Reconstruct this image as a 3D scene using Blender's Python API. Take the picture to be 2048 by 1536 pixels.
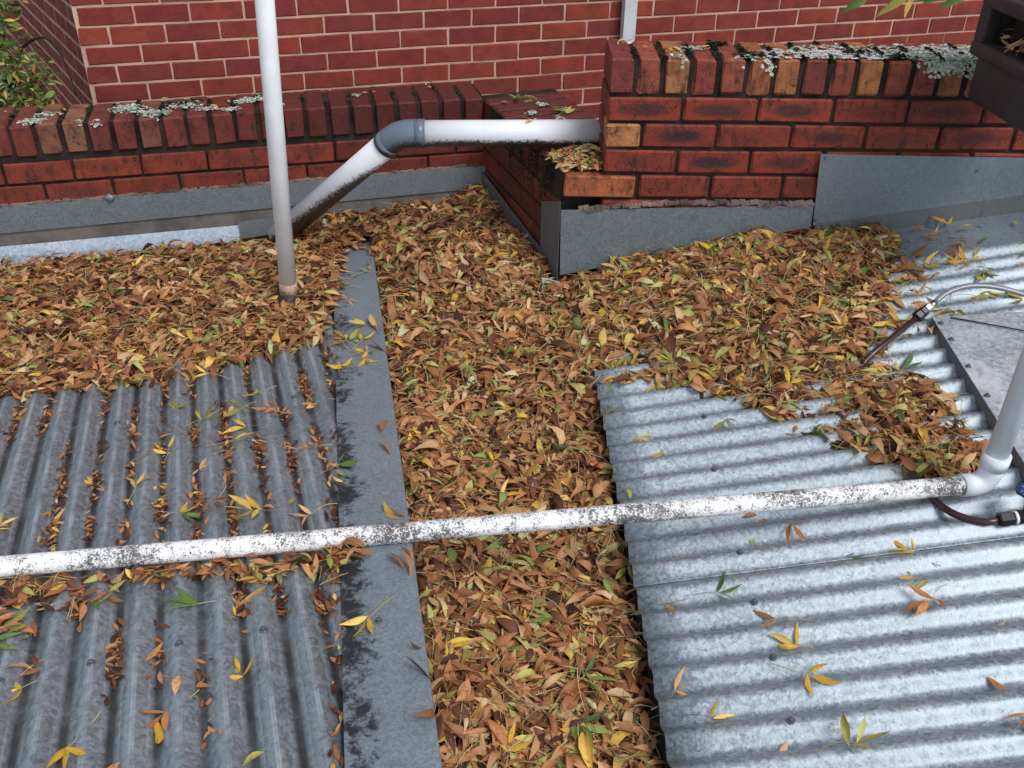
import bpy, bmesh, math, random
import numpy as np
from mathutils import Matrix, Vector

for o in list(bpy.data.objects): bpy.data.objects.remove(o)
scene = bpy.context.scene
COL = scene.collection
rnd = random.Random(7)
rng = np.random.default_rng(11)
RAD = math.radians

# ------------------------------------------------------------------ camera
PITCH, ROLL = RAD(33.412), RAD(0.78)
fw = Vector((0, math.cos(PITCH), -math.sin(PITCH)))
r0 = Vector((1, 0, 0)); u0 = r0.cross(fw)
rv = r0 * math.cos(ROLL) + u0 * math.sin(ROLL)
uv_ = u0 * math.cos(ROLL) - r0 * math.sin(ROLL)
cam = bpy.data.cameras.new('camera')
cam.sensor_width = 36.0
cam.lens = 36.0 * 1930.0 / 2048.0
cam.clip_start = 0.02; cam.clip_end = 500
camo = bpy.data.objects.new('camera', cam); COL.objects.link(camo)
camo.matrix_world = Matrix(((rv.x, uv_.x, -fw.x, 0), (rv.y, uv_.y, -fw.y, 0), (rv.z, uv_.z, -fw.z, 0), (0, 0, 0, 1)))
scene.camera = camo

# ------------------------------------------------------------------ sky, sun, exposure
SUN_EL, SUN_AZ = RAD(54), RAD(137)      # azimuth measured from +Y towards +X
world = bpy.data.worlds.new('World'); scene.world = world; world.use_nodes = True
wt = world.node_tree; wt.nodes.clear()
sky = wt.nodes.new('ShaderNodeTexSky'); sky.sky_type = 'NISHITA'; sky.sun_disc = False
sky.sun_elevation = SUN_EL; sky.sun_rotation = SUN_AZ
sky.air_density = 1.0; sky.dust_density = 1.0; sky.ozone_density = 1.0; sky.altitude = 50
hsv = wt.nodes.new('ShaderNodeHueSaturation'); hsv.inputs['Saturation'].default_value = 0.32
bg = wt.nodes.new('ShaderNodeBackground'); bg.inputs['Strength'].default_value = 0.105
wo = wt.nodes.new('ShaderNodeOutputWorld')
wt.links.new(sky.outputs[0], hsv.inputs['Color']); wt.links.new(hsv.outputs[0], bg.inputs['Color']); wt.links.new(bg.outputs[0], wo.inputs['Surface'])
sun = bpy.data.lights.new('sun', 'SUN'); sun.energy = 1.5; sun.angle = RAD(24); sun.color = (1.0, 0.985, 0.96)
suno = bpy.data.objects.new('sun', sun); COL.objects.link(suno)
sdir = Vector((math.sin(SUN_AZ) * math.cos(SUN_EL), math.cos(SUN_AZ) * math.cos(SUN_EL), math.sin(SUN_EL)))
suno.rotation_euler = sdir.to_track_quat('Z', 'Y').to_euler()
suno.location = sdir * 20
vs = scene.view_settings
vs.view_transform = 'Standard'; vs.look = 'None'; vs.exposure = 0.66; vs.gamma = 1.0; vs.use_curve_mapping = False
scene.render.resolution_x = 1024; scene.render.resolution_y = 768
scene.render.engine = 'CYCLES'

# ------------------------------------------------------------------ helpers
def s2l(c):
    c = np.asarray(c, float) / 255.0
    return np.where(c <= 0.04045, c / 12.92, ((c + 0.055) / 1.055) ** 2.4)
def L3(r, g, b): return tuple(float(x) for x in s2l((r, g, b)))

class NT:
    """small wrapper to write node materials briefly"""
    def __init__(s, name):
        s.m = bpy.data.materials.new(name); s.m.use_nodes = True
        s.t = s.m.node_tree; s.t.nodes.clear()
        s.out = s.t.nodes.new('ShaderNodeOutputMaterial')
        s.p = s.t.nodes.new('ShaderNodeBsdfPrincipled')
        s.t.links.new(s.p.outputs[0], s.out.inputs[0])
    def n(s, ty, **kw):
        nd = s.t.nodes.new('ShaderNode' + ty)
        for k, v in kw.items(): setattr(nd, k, v)
        return nd
    def l(s, a, b): s.t.links.new(a, b)
    def setin(s, sock, v):
        if hasattr(v, 'is_linked') or isinstance(v, bpy.types.NodeSocket): s.l(v, sock)
        else: sock.default_value = v
    def math(s, op, a, b=None, c=None, clamp=False):
        nd = s.n('Math', operation=op); nd.use_clamp = clamp
        s.setin(nd.inputs[0], a)
        if b is not None: s.setin(nd.inputs[1], b)
        if c is not None: s.setin(nd.inputs[2], c)
        return nd.outputs[0]
    def ramp(s, v, a, b, lo=0.0, hi=1.0):
        nd = s.n('MapRange'); nd.clamp = True; nd.interpolation_type = 'SMOOTHSTEP'
        s.setin(nd.inputs['Value'], v)
        nd.inputs['From Min'].default_value = a; nd.inputs['From Max'].default_value = b
        nd.inputs['To Min'].default_value = lo; nd.inputs['To Max'].default_value = hi
        return nd.outputs[0]
    def mix(s, f, a, b, mode='MIX'):
        nd = s.n('Mix', data_type='RGBA', blend_type=mode)
        s.setin(nd.inputs['Factor'], f)
        for sock, v in ((nd.inputs[6], a), (nd.inputs[7], b)):
            if isinstance(v, (tuple, list)): sock.default_value = (v[0], v[1], v[2], 1)
            else: s.l(v, sock)
        return nd.outputs[2]
    def noise(s, vec, scale, detail=4, rough=.55, dist=0.0):
        nd = s.n('TexNoise'); nd.inputs['Scale'].default_value = scale; nd.inputs['Detail'].default_value = detail
        nd.inputs['Roughness'].default_value = rough; nd.inputs['Distortion'].default_value = dist
        s.l(vec, nd.inputs['Vector']); return nd.outputs['Fac']
    def vor(s, vec, scale, feature='F1', out='Distance', rand=1.0):
        nd = s.n('TexVoronoi', feature=feature); nd.inputs['Scale'].default_value = scale
        nd.inputs['Randomness'].default_value = rand
        s.l(vec, nd.inputs['Vector']); return nd.outputs[out]
    def objvec(s, shift=True):
        tc = s.n('TexCoord')
        if not shift: return tc.outputs['Object']
        oi = s.n('ObjectInfo'); m = s.math('MULTIPLY', oi.outputs['Random'], 37.0)
        va = s.n('VectorMath', operation='ADD'); s.l(tc.outputs['Object'], va.inputs[0]); s.l(m, va.inputs[1]); return va.outputs[0]
    def scale(s, vec, xyz):
        nd = s.n('VectorMath', operation='MULTIPLY'); s.l(vec, nd.inputs[0]); nd.inputs[1].default_value = xyz; return nd.outputs[0]
    def bump(s, h, strength, dist):
        b = s.n('Bump'); b.inputs['Strength'].default_value = strength; b.inputs['Distance'].default_value = dist
        s.l(h, b.inputs['Height']); s.l(b.outputs[0], s.p.inputs['Normal'])
    def fin(s, col=None, rough=None, metal=None, spec=None):
        if col is not None:
            if isinstance(col, (tuple, list)): s.p.inputs['Base Color'].default_value = (*col[:3], 1)
            else: s.l(col, s.p.inputs['Base Color'])
        for k, v in (('Roughness', rough), ('Metallic', metal), ('Specular IOR Level', spec)):
            if v is not None: s.setin(s.p.inputs[k], v)
        return s.m

# ------------------------------------------------------------------ materials
def mat_brick_house():
    k = NT('house_brick'); oi = k.n('ObjectInfo'); v = k.objvec()
    n1 = k.noise(v, 14, 5, .6); n2 = k.noise(k.scale(v, (1, 1, 3)), 70, 4, .65); n3 = k.noise(v, 260, 2)
    c = k.mix(k.ramp(n1, .35, .7), oi.outputs['Color'], k.mix(.5, oi.outputs['Color'], L3(96, 40, 44)))
    c = k.mix(k.ramp(n2, .52, .72, 0, .35), c, L3(150, 72, 52))
    c = k.mix(k.ramp(n3, .58, .70, 0, .6), c, L3(66, 28, 26))
    n4 = k.noise(v, 34, 6, .7)
    c = k.mix(k.ramp(n4, .55, .72, 0, .5), c, L3(84, 36, 36))
    spk = k.vor(v, 60, out='Distance')
    c = k.mix(k.ramp(spk, .02, .06, .30, 0), c, L3(205, 165, 145))
    k.bump(k.math('ADD', n2, k.math('MULTIPLY', n3, .6)), .35, .004)
    return k.fin(c, k.ramp(n1, .3, .7, .72, .9), 0, .35)

def mat_brick_parapet():
    k = NT('parapet_brick'); oi = k.n('ObjectInfo'); tc = k.n('TexCoord'); v = k.objvec()
    n1 = k.noise(v, 18, 5, .6); n2 = k.noise(v, 85, 5, .65); n3 = k.noise(v, 330, 3, .6)
    c = k.mix(k.ramp(n1, .35, .68), oi.outputs['Color'], k.mix(.55, oi.outputs['Color'], L3(92, 40, 34)))
    # kiln-flashed dark heart in some stretchers (strength in the object's colour alpha)
    sp = k.n('SeparateXYZ'); k.l(tc.outputs['Object'], sp.inputs[0])
    ex = k.math('POWER', k.math('DIVIDE', sp.outputs[0], .088), 2); ez = k.math('POWER', k.math('DIVIDE', sp.outputs[2], .025), 2)
    d = k.math('ADD', k.math('ADD', ex, ez), k.math('MULTIPLY', k.math('SUBTRACT', n1, .5), 2.2))
    d = k.math('ADD', d, k.math('MULTIPLY', k.math('SUBTRACT', n2, .5), 1.0))
    hm = k.math('MULTIPLY', k.ramp(d, .05, 1.15, 1, 0), oi.outputs['Alpha'])
    c = k.mix(hm, c, L3(52, 34, 38))
    # hairline cracks and pitting
    wv = k.n('VectorMath', operation='ADD'); k.l(v, wv.inputs[0])
    nn = k.n('TexNoise'); nn.inputs['Scale'].default_value = 30; k.l(v, nn.inputs['Vector'])
    sc = k.scale(nn.outputs['Color'], (.03, .03, .03)); k.l(sc, wv.inputs[1])
    cr = k.vor(wv.outputs[0], 22, 'DISTANCE_TO_EDGE')
    crm = k.math('MULTIPLY', k.ramp(cr, .006, .03, 1, 0), k.ramp(n1, .45, .6, 0, .8))
    c = k.mix(crm, c, L3(30, 18, 16))
    c = k.mix(k.ramp(n3, .57, .68, 0, .8), c, L3(44, 24, 20))
    gr = k.noise(k.scale(v, (1, 1, .35)), 45, 5, .7)
    c = k.mix(k.ramp(gr, .50, .70, 0, .8), c, L3(46, 31, 27))
    dots = k.vor(v, 75, out='Distance')
    c = k.mix(k.ramp(dots, .03, .07, .45, 0), c, L3(190, 175, 160))
    k.bump(k.math('SUBTRACT', k.math('ADD', n2, k.math('MULTIPLY', n3, .7)), k.math('MULTIPLY', crm, .8)), .5, .005)
    return k.fin(c, k.ramp(n2, .3, .7, .5, .8), 0, .4)

def mat_mortar(name, a, b, bump=.5, gloss=.85):
    k = NT(name); v = k.objvec(False)
    n1 = k.noise(v, 9, 5, .6); n2 = k.noise(v, 120, 5, .7)
    c = k.mix(k.ramp(n1, .35, .68), a, b); c = k.mix(k.ramp(n2, .5, .75, 0, .35), c, tuple(x * .55 for x in a))
    k.bump(n2, bump, .006); return k.fin(c, gloss, 0, .3)

def mat_galv(name, dark, light, rough=(.34, .55), metal=.75, cell=95, stain=0.0, streak=False, white=0.0, aniso=(1, 1, 1), stainband=None, gain=1.0):
    k = NT(name); v0 = k.objvec(False); v = k.scale(v0, aniso)
    nn = k.n('TexNoise'); nn.inputs['Scale'].default_value = 60; k.l(v, nn.inputs['Vector'])
    wv = k.n('VectorMath', operation='ADD'); k.l(v, wv.inputs[0]); k.l(k.scale(nn.outputs['Color'], (.006, .006, .006)), wv.inputs[1])
    sp1 = k.n('SeparateColor'); k.l(k.vor(wv.outputs[0], cell, out='Color'), sp1.inputs[0])
    sp2 = k.n('SeparateColor'); k.l(k.vor(wv.outputs[0], cell * 2.1, out='Color'), sp2.inputs[0])
    sv = k.math('ADD', k.math('MULTIPLY', sp1.outputs[0], .62), k.math('MULTIPLY', sp2.outputs[1], .38))
    big = k.noise(v0, 3.5, 4, .6); fine = k.noise(v0, 240, 3, .6)
    f = k.math('ADD', k.math('MULTIPLY', k.math('SUBTRACT', sv, .5), gain), k.math('ADD', .5, k.math('MULTIPLY', k.math('SUBTRACT', big, .5), .7)), clamp=True)
    c = k.mix(f, dark, light)
    if white: c = k.mix(k.ramp(k.noise(v0, 7, 5, .65), .5, .68, 0, white), c, (.78, .80, .85))
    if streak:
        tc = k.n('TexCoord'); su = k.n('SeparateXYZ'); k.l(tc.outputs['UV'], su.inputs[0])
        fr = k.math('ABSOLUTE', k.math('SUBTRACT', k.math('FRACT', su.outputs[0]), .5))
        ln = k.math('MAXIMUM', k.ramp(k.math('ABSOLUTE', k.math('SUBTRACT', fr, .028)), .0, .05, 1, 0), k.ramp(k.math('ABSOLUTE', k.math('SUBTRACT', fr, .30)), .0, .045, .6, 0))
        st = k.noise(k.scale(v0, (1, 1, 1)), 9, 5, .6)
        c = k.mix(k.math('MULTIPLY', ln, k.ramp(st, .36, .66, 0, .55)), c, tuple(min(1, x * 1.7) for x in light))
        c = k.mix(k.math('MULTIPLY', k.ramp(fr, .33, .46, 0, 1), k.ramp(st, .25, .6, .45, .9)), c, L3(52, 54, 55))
    if stain:
        s1 = k.noise(v0, 34, 8, .8, .4); s2 = k.noise(v0, 4, 3)
        if stainband:      # mould growing along one edge of the sheet (distance from a line)
            ax, ay, nx, ny, w = stainband
            sx = k.n('SeparateXYZ'); k.l(v0, sx.inputs[0])
            dd = k.math('ADD', k.math('MULTIPLY', k.math('SUBTRACT', sx.outputs[0], ax), nx), k.math('MULTIPLY', k.math('SUBTRACT', sx.outputs[1], ay), ny))
            band = k.ramp(dd, 0, w, 1, 0)
            ma = k.math('ADD', k.math('MULTIPLY', s1, .75), k.math('MULTIPLY', band, .26))
            ma = k.math('ADD', ma, k.math('MULTIPLY', k.math('SUBTRACT', s2, .5), .45))
        else:
            s3 = k.noise(k.scale(v0, (1, 1, .12)), 30, 5, .65)
            ma = k.math('ADD', k.math('ADD', k.math('MULTIPLY', s1, .45), k.math('MULTIPLY', s3, .35)), k.math('MULTIPLY', s2, .25))
        c = k.mix(k.ramp(ma, .56, .68, 0, stain), c, L3(34, 36, 40))
    spk = k.vor(v0, 48, out='Distance'); c = k.mix(k.ramp(spk, .02, .055, .7, 0), c, L3(45, 45, 45))
    dent = k.noise(v0, 7, 3, .5)
    k.bump(k.math('ADD', k.math('ADD', k.math('MULTIPLY', sv, .5), fine), k.math('MULTIPLY', dent, 9.0)), .12, .002)
    rr = k.math('ADD', k.ramp(sv, .2, .8, rough[0], rough[1]), k.math('MULTIPLY', k.math('SUBTRACT', big, .5), .15))
    return k.fin(c, rr, metal)

def mat_plastic(name, col, rough=.35, mould=0.0, mottle=0.0, tint=None, under=0.0):
    k = NT(name); v = k.objvec(False); c = None
    n0 = k.noise(v, 12, 4); base = k.mix(k.ramp(n0, .35, .7), col, tuple(x * .90 for x in col))
    if mould:
        a = k.noise(v, 230, 7, .75, .5); b = k.noise(v, 6, 4, .6); e = k.noise(v, 60, 4, .6)
        m = k.math('ADD', k.math('ADD', k.math('MULTIPLY', a, .55), k.math('MULTIPLY', b, .28)), k.math('MULTIPLY', e, .22))
        base = k.mix(k.ramp(m, .505, .575, 0, mould), base, L3(46, 43, 45))
        base = k.mix(k.ramp(k.noise(v, 22, 5, .6), .5, .72, 0, .45), base, L3(176, 168, 160))
    if mottle or under:
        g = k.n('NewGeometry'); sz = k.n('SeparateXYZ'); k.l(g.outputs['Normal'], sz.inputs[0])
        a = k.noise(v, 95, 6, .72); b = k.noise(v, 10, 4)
        dn = k.math('MULTIPLY', k.ramp(sz.outputs[2], .35, -.75, 0, 1), under)  # dark mottling thickens on faces that point down
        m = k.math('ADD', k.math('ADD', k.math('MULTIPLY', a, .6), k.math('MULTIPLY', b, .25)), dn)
        base = k.mix(k.ramp(m, .58, .78, 0, mottle), base, L3(40, 36, 32))
    k.bump(k.noise(v, 60, 3), .05, .002)
    return k.fin(base, rough, 0, .5)

def mat_simple(name, col, rough=.6, metal=0, var=.25, scale=40, bump=.2):
    k = NT(name); v = k.objvec(False); n = k.noise(v, scale, 5, .6)
    c = k.mix(k.ramp(n, .3, .7), col, tuple(x * (1 - var) for x in col)); k.bump(n, bump, .004)
    return k.fin(c, rough, metal)

def mat_leaf(name, rough=.5, sc=1.0):
    k = NT(name); at = k.n('Attribute'); at.attribute_name = 'Col'; v = k.objvec(True)
    n1 = k.noise(v, 120 * sc, 4, .65); n2 = k.noise(v, 420 * sc, 3, .6)
    c = k.mix(k.ramp(n1, .5, .72, 0, .5 if sc == 1 else .85), at.outputs['Color'], k.mix(.65, at.outputs['Color'], L3(78, 42, 20)))
    c = k.mix(k.ramp(n2, .68, .78, 0, .5), c, L3(58, 34, 20))
    k.bump(n2, .25, .002)
    k.fin(c, k.ramp(n1, .3, .7, rough, rough + .2), 0, .4)
    tr = k.n('BsdfTranslucent'); k.l(c, tr.inputs['Color'])
    ms = k.n('MixShader'); ms.inputs[0].default_value = .18
    k.l(k.p.outputs[0], ms.inputs[1]); k.l(tr.outputs[0], ms.inputs[2]); k.l(ms.outputs[0], k.out.inputs[0])
    return k.m

def mat_attr(name, rough=.9):
    k = NT(name); at = k.n('Attribute'); at.attribute_name = 'Col'; v = k.objvec(False)
    n = k.noise(v, 300, 3); c = k.mix(k.ramp(n, .4, .7, 0, .5), at.outputs['Color'], k.mix(.6, at.outputs['Color'], (.02, .025, .02)))
    k.bump(n, .4, .003); return k.fin(c, rough, 0, .2)

M = dict(
    house=mat_brick_house(), parapet=mat_brick_parapet(),
    pink=mat_mortar('pink_mortar', L3(208, 172, 150), L3(186, 150, 132)),
    black=mat_mortar('black_mortar', L3(24, 22, 20), L3(56, 48, 41), .9, .7),
    cement=mat_mortar('cement', L3(120, 115, 110), L3(92, 88, 84)),
    render=mat_mortar('loose_mortar', L3(150, 128, 116), L3(84, 72, 66), 1.0),
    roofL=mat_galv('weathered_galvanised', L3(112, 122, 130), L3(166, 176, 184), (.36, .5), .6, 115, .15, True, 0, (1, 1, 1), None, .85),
    roofR=mat_galv('spangled_galvanised', L3(120, 132, 141), L3(184, 195, 203), (.43, .55), .60, 130, .0, False, 0, (1, 1, 1), None, 1.0),
    cap=mat_galv('capping_metal', L3(116, 129, 138), L3(148, 161, 170), (.42, .55), .45, 230, .92, False, 0, (1, 1, 1), (-.318, 1.28, .984, .178, .13)),
    flash=mat_galv('flashing_metal', L3(108, 117, 125), L3(138, 148, 155), (.42, .58), .4, 200, .22),
    flashnew=mat_galv('bright_galvanised', L3(160, 174, 192), L3(208, 220, 234), (.35, .5), .4, 130, 0),
    flashdark=mat_galv('dull_shaded_flashing', L3(92, 97, 100), L3(116, 121, 123), (.5, .65), .4, 220, .4),
    tray=mat_galv('tray_galvanised', L3(150, 160, 168), L3(210, 217, 224), (.35, .5), .4, 105, .2, False, .85),
    pvc=mat_plastic('white_pvc', L3(238, 241, 246), .38),
    pvcmottled=mat_plastic('white_pvc_mottled', L3(222, 226, 234), .34, 0, .97, None, .42),
    pvcmould=mat_plastic('mouldy_pvc', L3(238, 238, 240), .45, .92),
    pvcold=mat_plastic('stained_pvc', L3(190, 166, 148), .5, .8),
    pvcgrey=mat_plastic('grey_pvc', L3(98, 112, 128), .3, 0, .9, None, .40),
    pvcpale=mat_plastic('pale_pvc', L3(222, 227, 234), .32),
    pvcgreyish=mat_plastic('weathered_pvc', L3(208, 214, 218), .5, .2),
    rubber=mat_simple('black_rubber', L3(38, 38, 40), .55),
    trough=mat_simple('dark_plastic', L3(62, 60, 62), .5, 0, .3, 30, .25),
    soil=mat_mortar('soil', L3(56, 42, 36), L3(34, 26, 22), 1.0, .95),
    brown=mat_simple('brown_tube', L3(64, 40, 40), .28, 0, .2, 60, .05),
    blackfit=mat_simple('black_fitting', L3(26, 26, 30), .3, 0, .2, 50, .05),
    blue=mat_simple('blue_handle', L3(30, 62, 112), .35, 0, .2, 50, .05),
    steel=mat_simple('steel', L3(176, 178, 182), .28, 1.0, .15, 60, .05),
    screw=mat_simple('screw_metal', L3(120, 124, 132), .4, .7, .3, 90, .1),
    leaf=mat_leaf('leaf_blade'), leafbig=mat_leaf('single_leaf_blade', .45, .05), bed=mat_mortar('litter_bed', L3(52, 32, 20), L3(28, 18, 12), 1.0, .9),
    lichen=mat_attr('lichen_crust'), bark=mat_simple('bark', L3(40, 32, 28), .85, 0, .4, 60, .6),
    glass=mat_simple('dark_glass', L3(20, 22, 26), .08, 0, .1, 5, 0), frame=mat_simple('painted_frame', L3(70, 60, 56), .5),
    ground=mat_simple('paving', L3(90, 86, 82), .9, 0, .3, 3, .4),
)
# braided hose: fine diagonal weave
def mat_braid():
    k = NT('braided_steel'); tc = k.n('TexCoord'); s = k.n('SeparateXYZ'); k.l(tc.outputs['UV'], s.inputs[0])
    a = k.math('SINE', k.math('MULTIPLY', k.math('ADD', s.outputs[0], k.math('MULTIPLY', s.outputs[1], .5)), 900)); 
    b = k.math('SINE', k.math('MULTIPLY', k.math('SUBTRACT', s.outputs[0], k.math('MULTIPLY', s.outputs[1], .5)), 900))
    w = k.math('MULTIPLY', a, b); c = k.mix(k.ramp(w, -.6, .6), L3(84, 84, 88), L3(186, 186, 190)); k.bump(w, .5, .001)
    return k.fin(c, .35, .9)
M['braid'] = mat_braid()

# ------------------------------------------------------------------ object helpers
def tag(o, label=None, cat=None, group=None, kind=None):
    if label: o['label'] = label
    if cat: o['category'] = cat
    if group: o['group'] = group
    if kind: o['kind'] = kind
    return o
def link(name, me, mat=None, parent=None, mw=None, color=None):
    o = bpy.data.objects.new(name, me); COL.objects.link(o)
    if mat is not None and me is not None and not me.materials: me.materials.append(mat)
    if parent is not None: o.parent = parent
    if mw is not None: o.matrix_local = mw
    if color is not None: o.color = color
    return o
def empty(name, loc=(0, 0, 0)):
    o = bpy.data.objects.new(name, None); COL.objects.link(o); o.location = loc; o.empty_display_size = .1; return o
def mesh(name, V, F, smooth=False, uv=None):
    me = bpy.data.meshes.new(name); me.from_pydata([tuple(map(float, v)) for v in V], [], F)
    if smooth: me.polygons.foreach_set('use_smooth', [True] * len(me.polygons))
    if uv is not None:
        ul = me.uv_layers.new(name='UVMap'); idx = np.empty(len(me.loops), int); me.loops.foreach_get('vertex_index', idx)
        ul.data.foreach_set('uv', np.asarray(uv, float)[idx].ravel())
    me.update(); return me
def child(name, V, F, mat, parent=None, smooth=False, uv=None):
    """geometry given in world coordinates, parented to a thing that may stand elsewhere"""
    o = link(name, mesh(name, V, F, smooth, uv), mat)
    if parent is not None:
        o.parent = parent; o.matrix_parent_inverse = Matrix.Translation(-Vector(parent.location))
    return o
def boxgeo(c, ex, ey, ez, axes=None):
    c = Vector(c); ax = axes or (Vector((1, 0, 0)), Vector((0, 1, 0)), Vector((0, 0, 1)))
    V = [c + ax[0] * (ex / 2 * i) + ax[1] * (ey / 2 * j) + ax[2] * (ez / 2 * k) for i in (-1, 1) for j in (-1, 1) for k in (-1, 1)]
    return V, [(0, 1, 3, 2), (4, 6, 7, 5), (0, 4, 5, 1), (2, 3, 7, 6), (0, 2, 6, 4), (1, 5, 7, 3)]
def merge(parts):
    V, F = [], []
    for v, f in parts:
        o = len(V); V += list(v); F += [tuple(i + o for i in q) for q in f]
    return V, F
def prism(poly, n, t):
    """polygon (3D points) extruded by t along n, centred fan free ngon"""
    n = Vector(n).normalized(); k = len(poly); A = [Vector(p) for p in poly]; B = [p + n * t for p in A]
    F = [tuple(range(k))[::-1], tuple(range(k, 2 * k))] + [(i, (i + 1) % k, k + (i + 1) % k, k + i) for i in range(k)]
    return A + B, F
def tubegeo(P, r, seg=20, cap=True, inner=None):
    P = [Vector(p) for p in P]; n = len(P); rs = r if hasattr(r, '__len__') else [r] * n
    V, F, UV = [], [], []; ref = None; acc = 0
    for i, p in enumerate(P):
        t = (P[min(i + 1, n - 1)] - P[max(i - 1, 0)]).normalized()
        if ref is None: ref = Vector((0, 0, 1)) if abs(t.z) < .9 else Vector((1, 0, 0))
        a = (ref - t * ref.dot(t)).normalized(); ref = a; b = t.cross(a)
        if i: acc += (p - P[i - 1]).length
        for j in range(seg):
            th = 2 * math.pi * j / seg; V.append(p + (a * math.cos(th) + b * math.sin(th)) * rs[i]); UV.append((acc, j / seg * .04))
    for i in range(n - 1):
        for j in range(seg):
            k = (j + 1) % seg; F.append((i * seg + j, i * seg + k, (i + 1) * seg + k, (i + 1) * seg + j))
    if cap: F += [tuple(range(seg))[::-1], tuple(range((n - 1) * seg, n * seg))]
    return V, F, UV
def tube(name, P, r, mat, parent=None, seg=20, cap=True):
    V, F, UV = tubegeo(P, r, seg, cap)
    o = child(name, V, F, mat, parent, False, UV)
    sm = [len(p.vertices) == 4 for p in o.data.polygons]; o.data.polygons.foreach_set('use_smooth', sm); return o
def crom(P, n=5):
    P = [Vector(p) for p in P]; Q = [P[0]] + P + [P[-1]]; out = []
    for i in range(1, len(Q) - 2):
        for k in range(n):
            t = k / n; a, b, c, d = Q[i - 1:i + 3]
            out.append(.5 * (2 * b + (c - a) * t + (2 * a - 5 * b + 4 * c - d) * t * t + (3 * b - a - 3 * c + d) * t ** 3))
    return out + [P[-1]]
def arc(p0, p1, p2, n=8):
    """quadratic bend from p0 to p2 with corner p1"""
    p0, p1, p2 = map(Vector, (p0, p1, p2))
    return [p0 * (1 - t) ** 2 + p1 * 2 * t * (1 - t) + p2 * t * t for t in [i / n for i in range(n + 1)]]

BR = {}
def brick_mesh(size, var, bev=.004, jit=.0012):
    key = (size, var, bev)
    if key not in BR:
        r = random.Random(hash((size, var)) & 0xffff); bm = bmesh.new(); bmesh.ops.create_cube(bm, size=1.0)
        for v in bm.verts:
            v.co = Vector((v.co.x * size[0], v.co.y * size[1], v.co.z * size[2]))
        bmesh.ops.bevel(bm, geom=bm.edges[:], offset=bev, segments=1, affect='EDGES', profile=.5)
        for v in bm.verts: v.co += Vector((r.uniform(-jit, jit), r.uniform(-jit, jit), r.uniform(-jit, jit)))
        me = bpy.data.meshes.new('brick'); bm.to_mesh(me); bm.free(); BR[key] = me
    return BR[key]
def brick(parent, c, size, axes, mat, color, bev=.004, jit=.0012, nv=6, label=None):
    me = brick_mesh(tuple(round(s, 4) for s in size), rnd.randrange(nv), bev, jit)
    X, Y, Zv = axes; c = Vector(c) - Vector(parent.location)
    w = RAD(rnd.uniform(-.35, .35)); X2 = X * math.cos(w) + Zv * math.sin(w); Z2 = Zv * math.cos(w) - X * math.sin(w)
    mw = Matrix(((X2.x, Y.x, Z2.x, c.x), (X2.y, Y.y, Z2.y, c.y), (X2.z, Y.z, Z2.z, c.z), (0, 0, 0, 1)))
    return link('brick', me, mat, parent, mw, color)
def jitcol(c, v=.12, a=0.0):
    f = 1 + rnd.uniform(-v, v); return (min(1, c[0] * f * (1 + rnd.uniform(-.05, .05))), c[1] * f * (1 + rnd.uniform(-.08, .08)), c[2] * f * (1 + rnd.uniform(-.08, .08)), a)

UP = Vector((0, 0, 1))
GROUND = -5.2
# ------------------------------------------------------------------ ground
tag(link('ground', mesh('ground', [(-150, -150, GROUND), (150, -150, GROUND), (150, 150, GROUND), (-150, 150, GROUND)], [(0, 1, 2, 3)]), M['ground']), kind='structure')

# ------------------------------------------------------------------ brick house behind
BYAW = RAD(15.67); BX = Vector((math.cos(BYAW), math.sin(BYAW), 0)); BN = Vector((math.sin(BYAW), -math.cos(BYAW), 0))   # outward
B0 = Vector((-1.839, 4.494, -1.411)); CW, CH = .24, .086
house = empty('brick_house', (B0.x, B0.y, GROUND))
tag(house, 'red brick house wall with pink mortar joints rising behind the parapets', 'house')
UC = -.135                                   # corner position on the lattice
# mortar backing of the two walls
RH = RAD(-33.5); RX = Vector((math.sin(RH), math.cos(RH), 0)); RN = Vector((math.cos(RH), -math.sin(RH), 0))   # return wall runs away, outward normal
RN = Vector((-RX.y, RX.x, 0))            # faces the camera side
CORN = B0 + BX * UC; CORN.z = 0
def quadwall(name, p, ax, nrm, u0, u1, z0, z1, th, mat, parent):
    a = p + ax * u0; b = p + ax * u1
    poly = [Vector((a.x, a.y, z0)), Vector((b.x, b.y, z0)), Vector((b.x, b.y, z1)), Vector((a.x, a.y, z1))]
    V, F = prism(poly, -nrm, th); return child(name, V, F, mat, parent)
PF = .0035
quadwall('mortar_backing', CORN, BX, BN, 0, 6.2, GROUND, 2.2, .2, M['pink'], house).location -= BN * PF
HB = [L3(140, 59, 49), L3(134, 56, 47), L3(144, 62, 50), L3(130, 55, 49), L3(147, 64, 50)]
bax = (BX, -BN, UP)
stuffV = []
def house_course(k):
    zc = B0.z + (k + .5) * CH
    off = 0 if k % 2 else .12
    us = []
    first = UC
    j = off - .24
    while j < 6.0:
        a = max(j + .005, first); b = j + .235
        if b - a > .03: us.append((a, b))
        j += .24
    return zc, us
for k in range(-6, 9):
    zc, us = house_course(k)
    for a, b in us:
        ln = b - a
        if ln < .2: ln = round(ln, 2); 
        else: ln = .2325
        c = B0 + BX * ((a + b) / 2) - BN * .03; c.z = zc
        low = -1.46 if c.x < -.1 else (-1.75 if c.x < .55 else -1.36)
        if c.x < 2.6 and low < zc < -.87 - (c.x + 1.9) * .055:
            brick(house, c, (ln, .06, .0775), bax, M['house'], jitcol(rnd.choice(HB), .08), .004, .0022)
        else: stuffV.append((c.copy(), ln))
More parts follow.
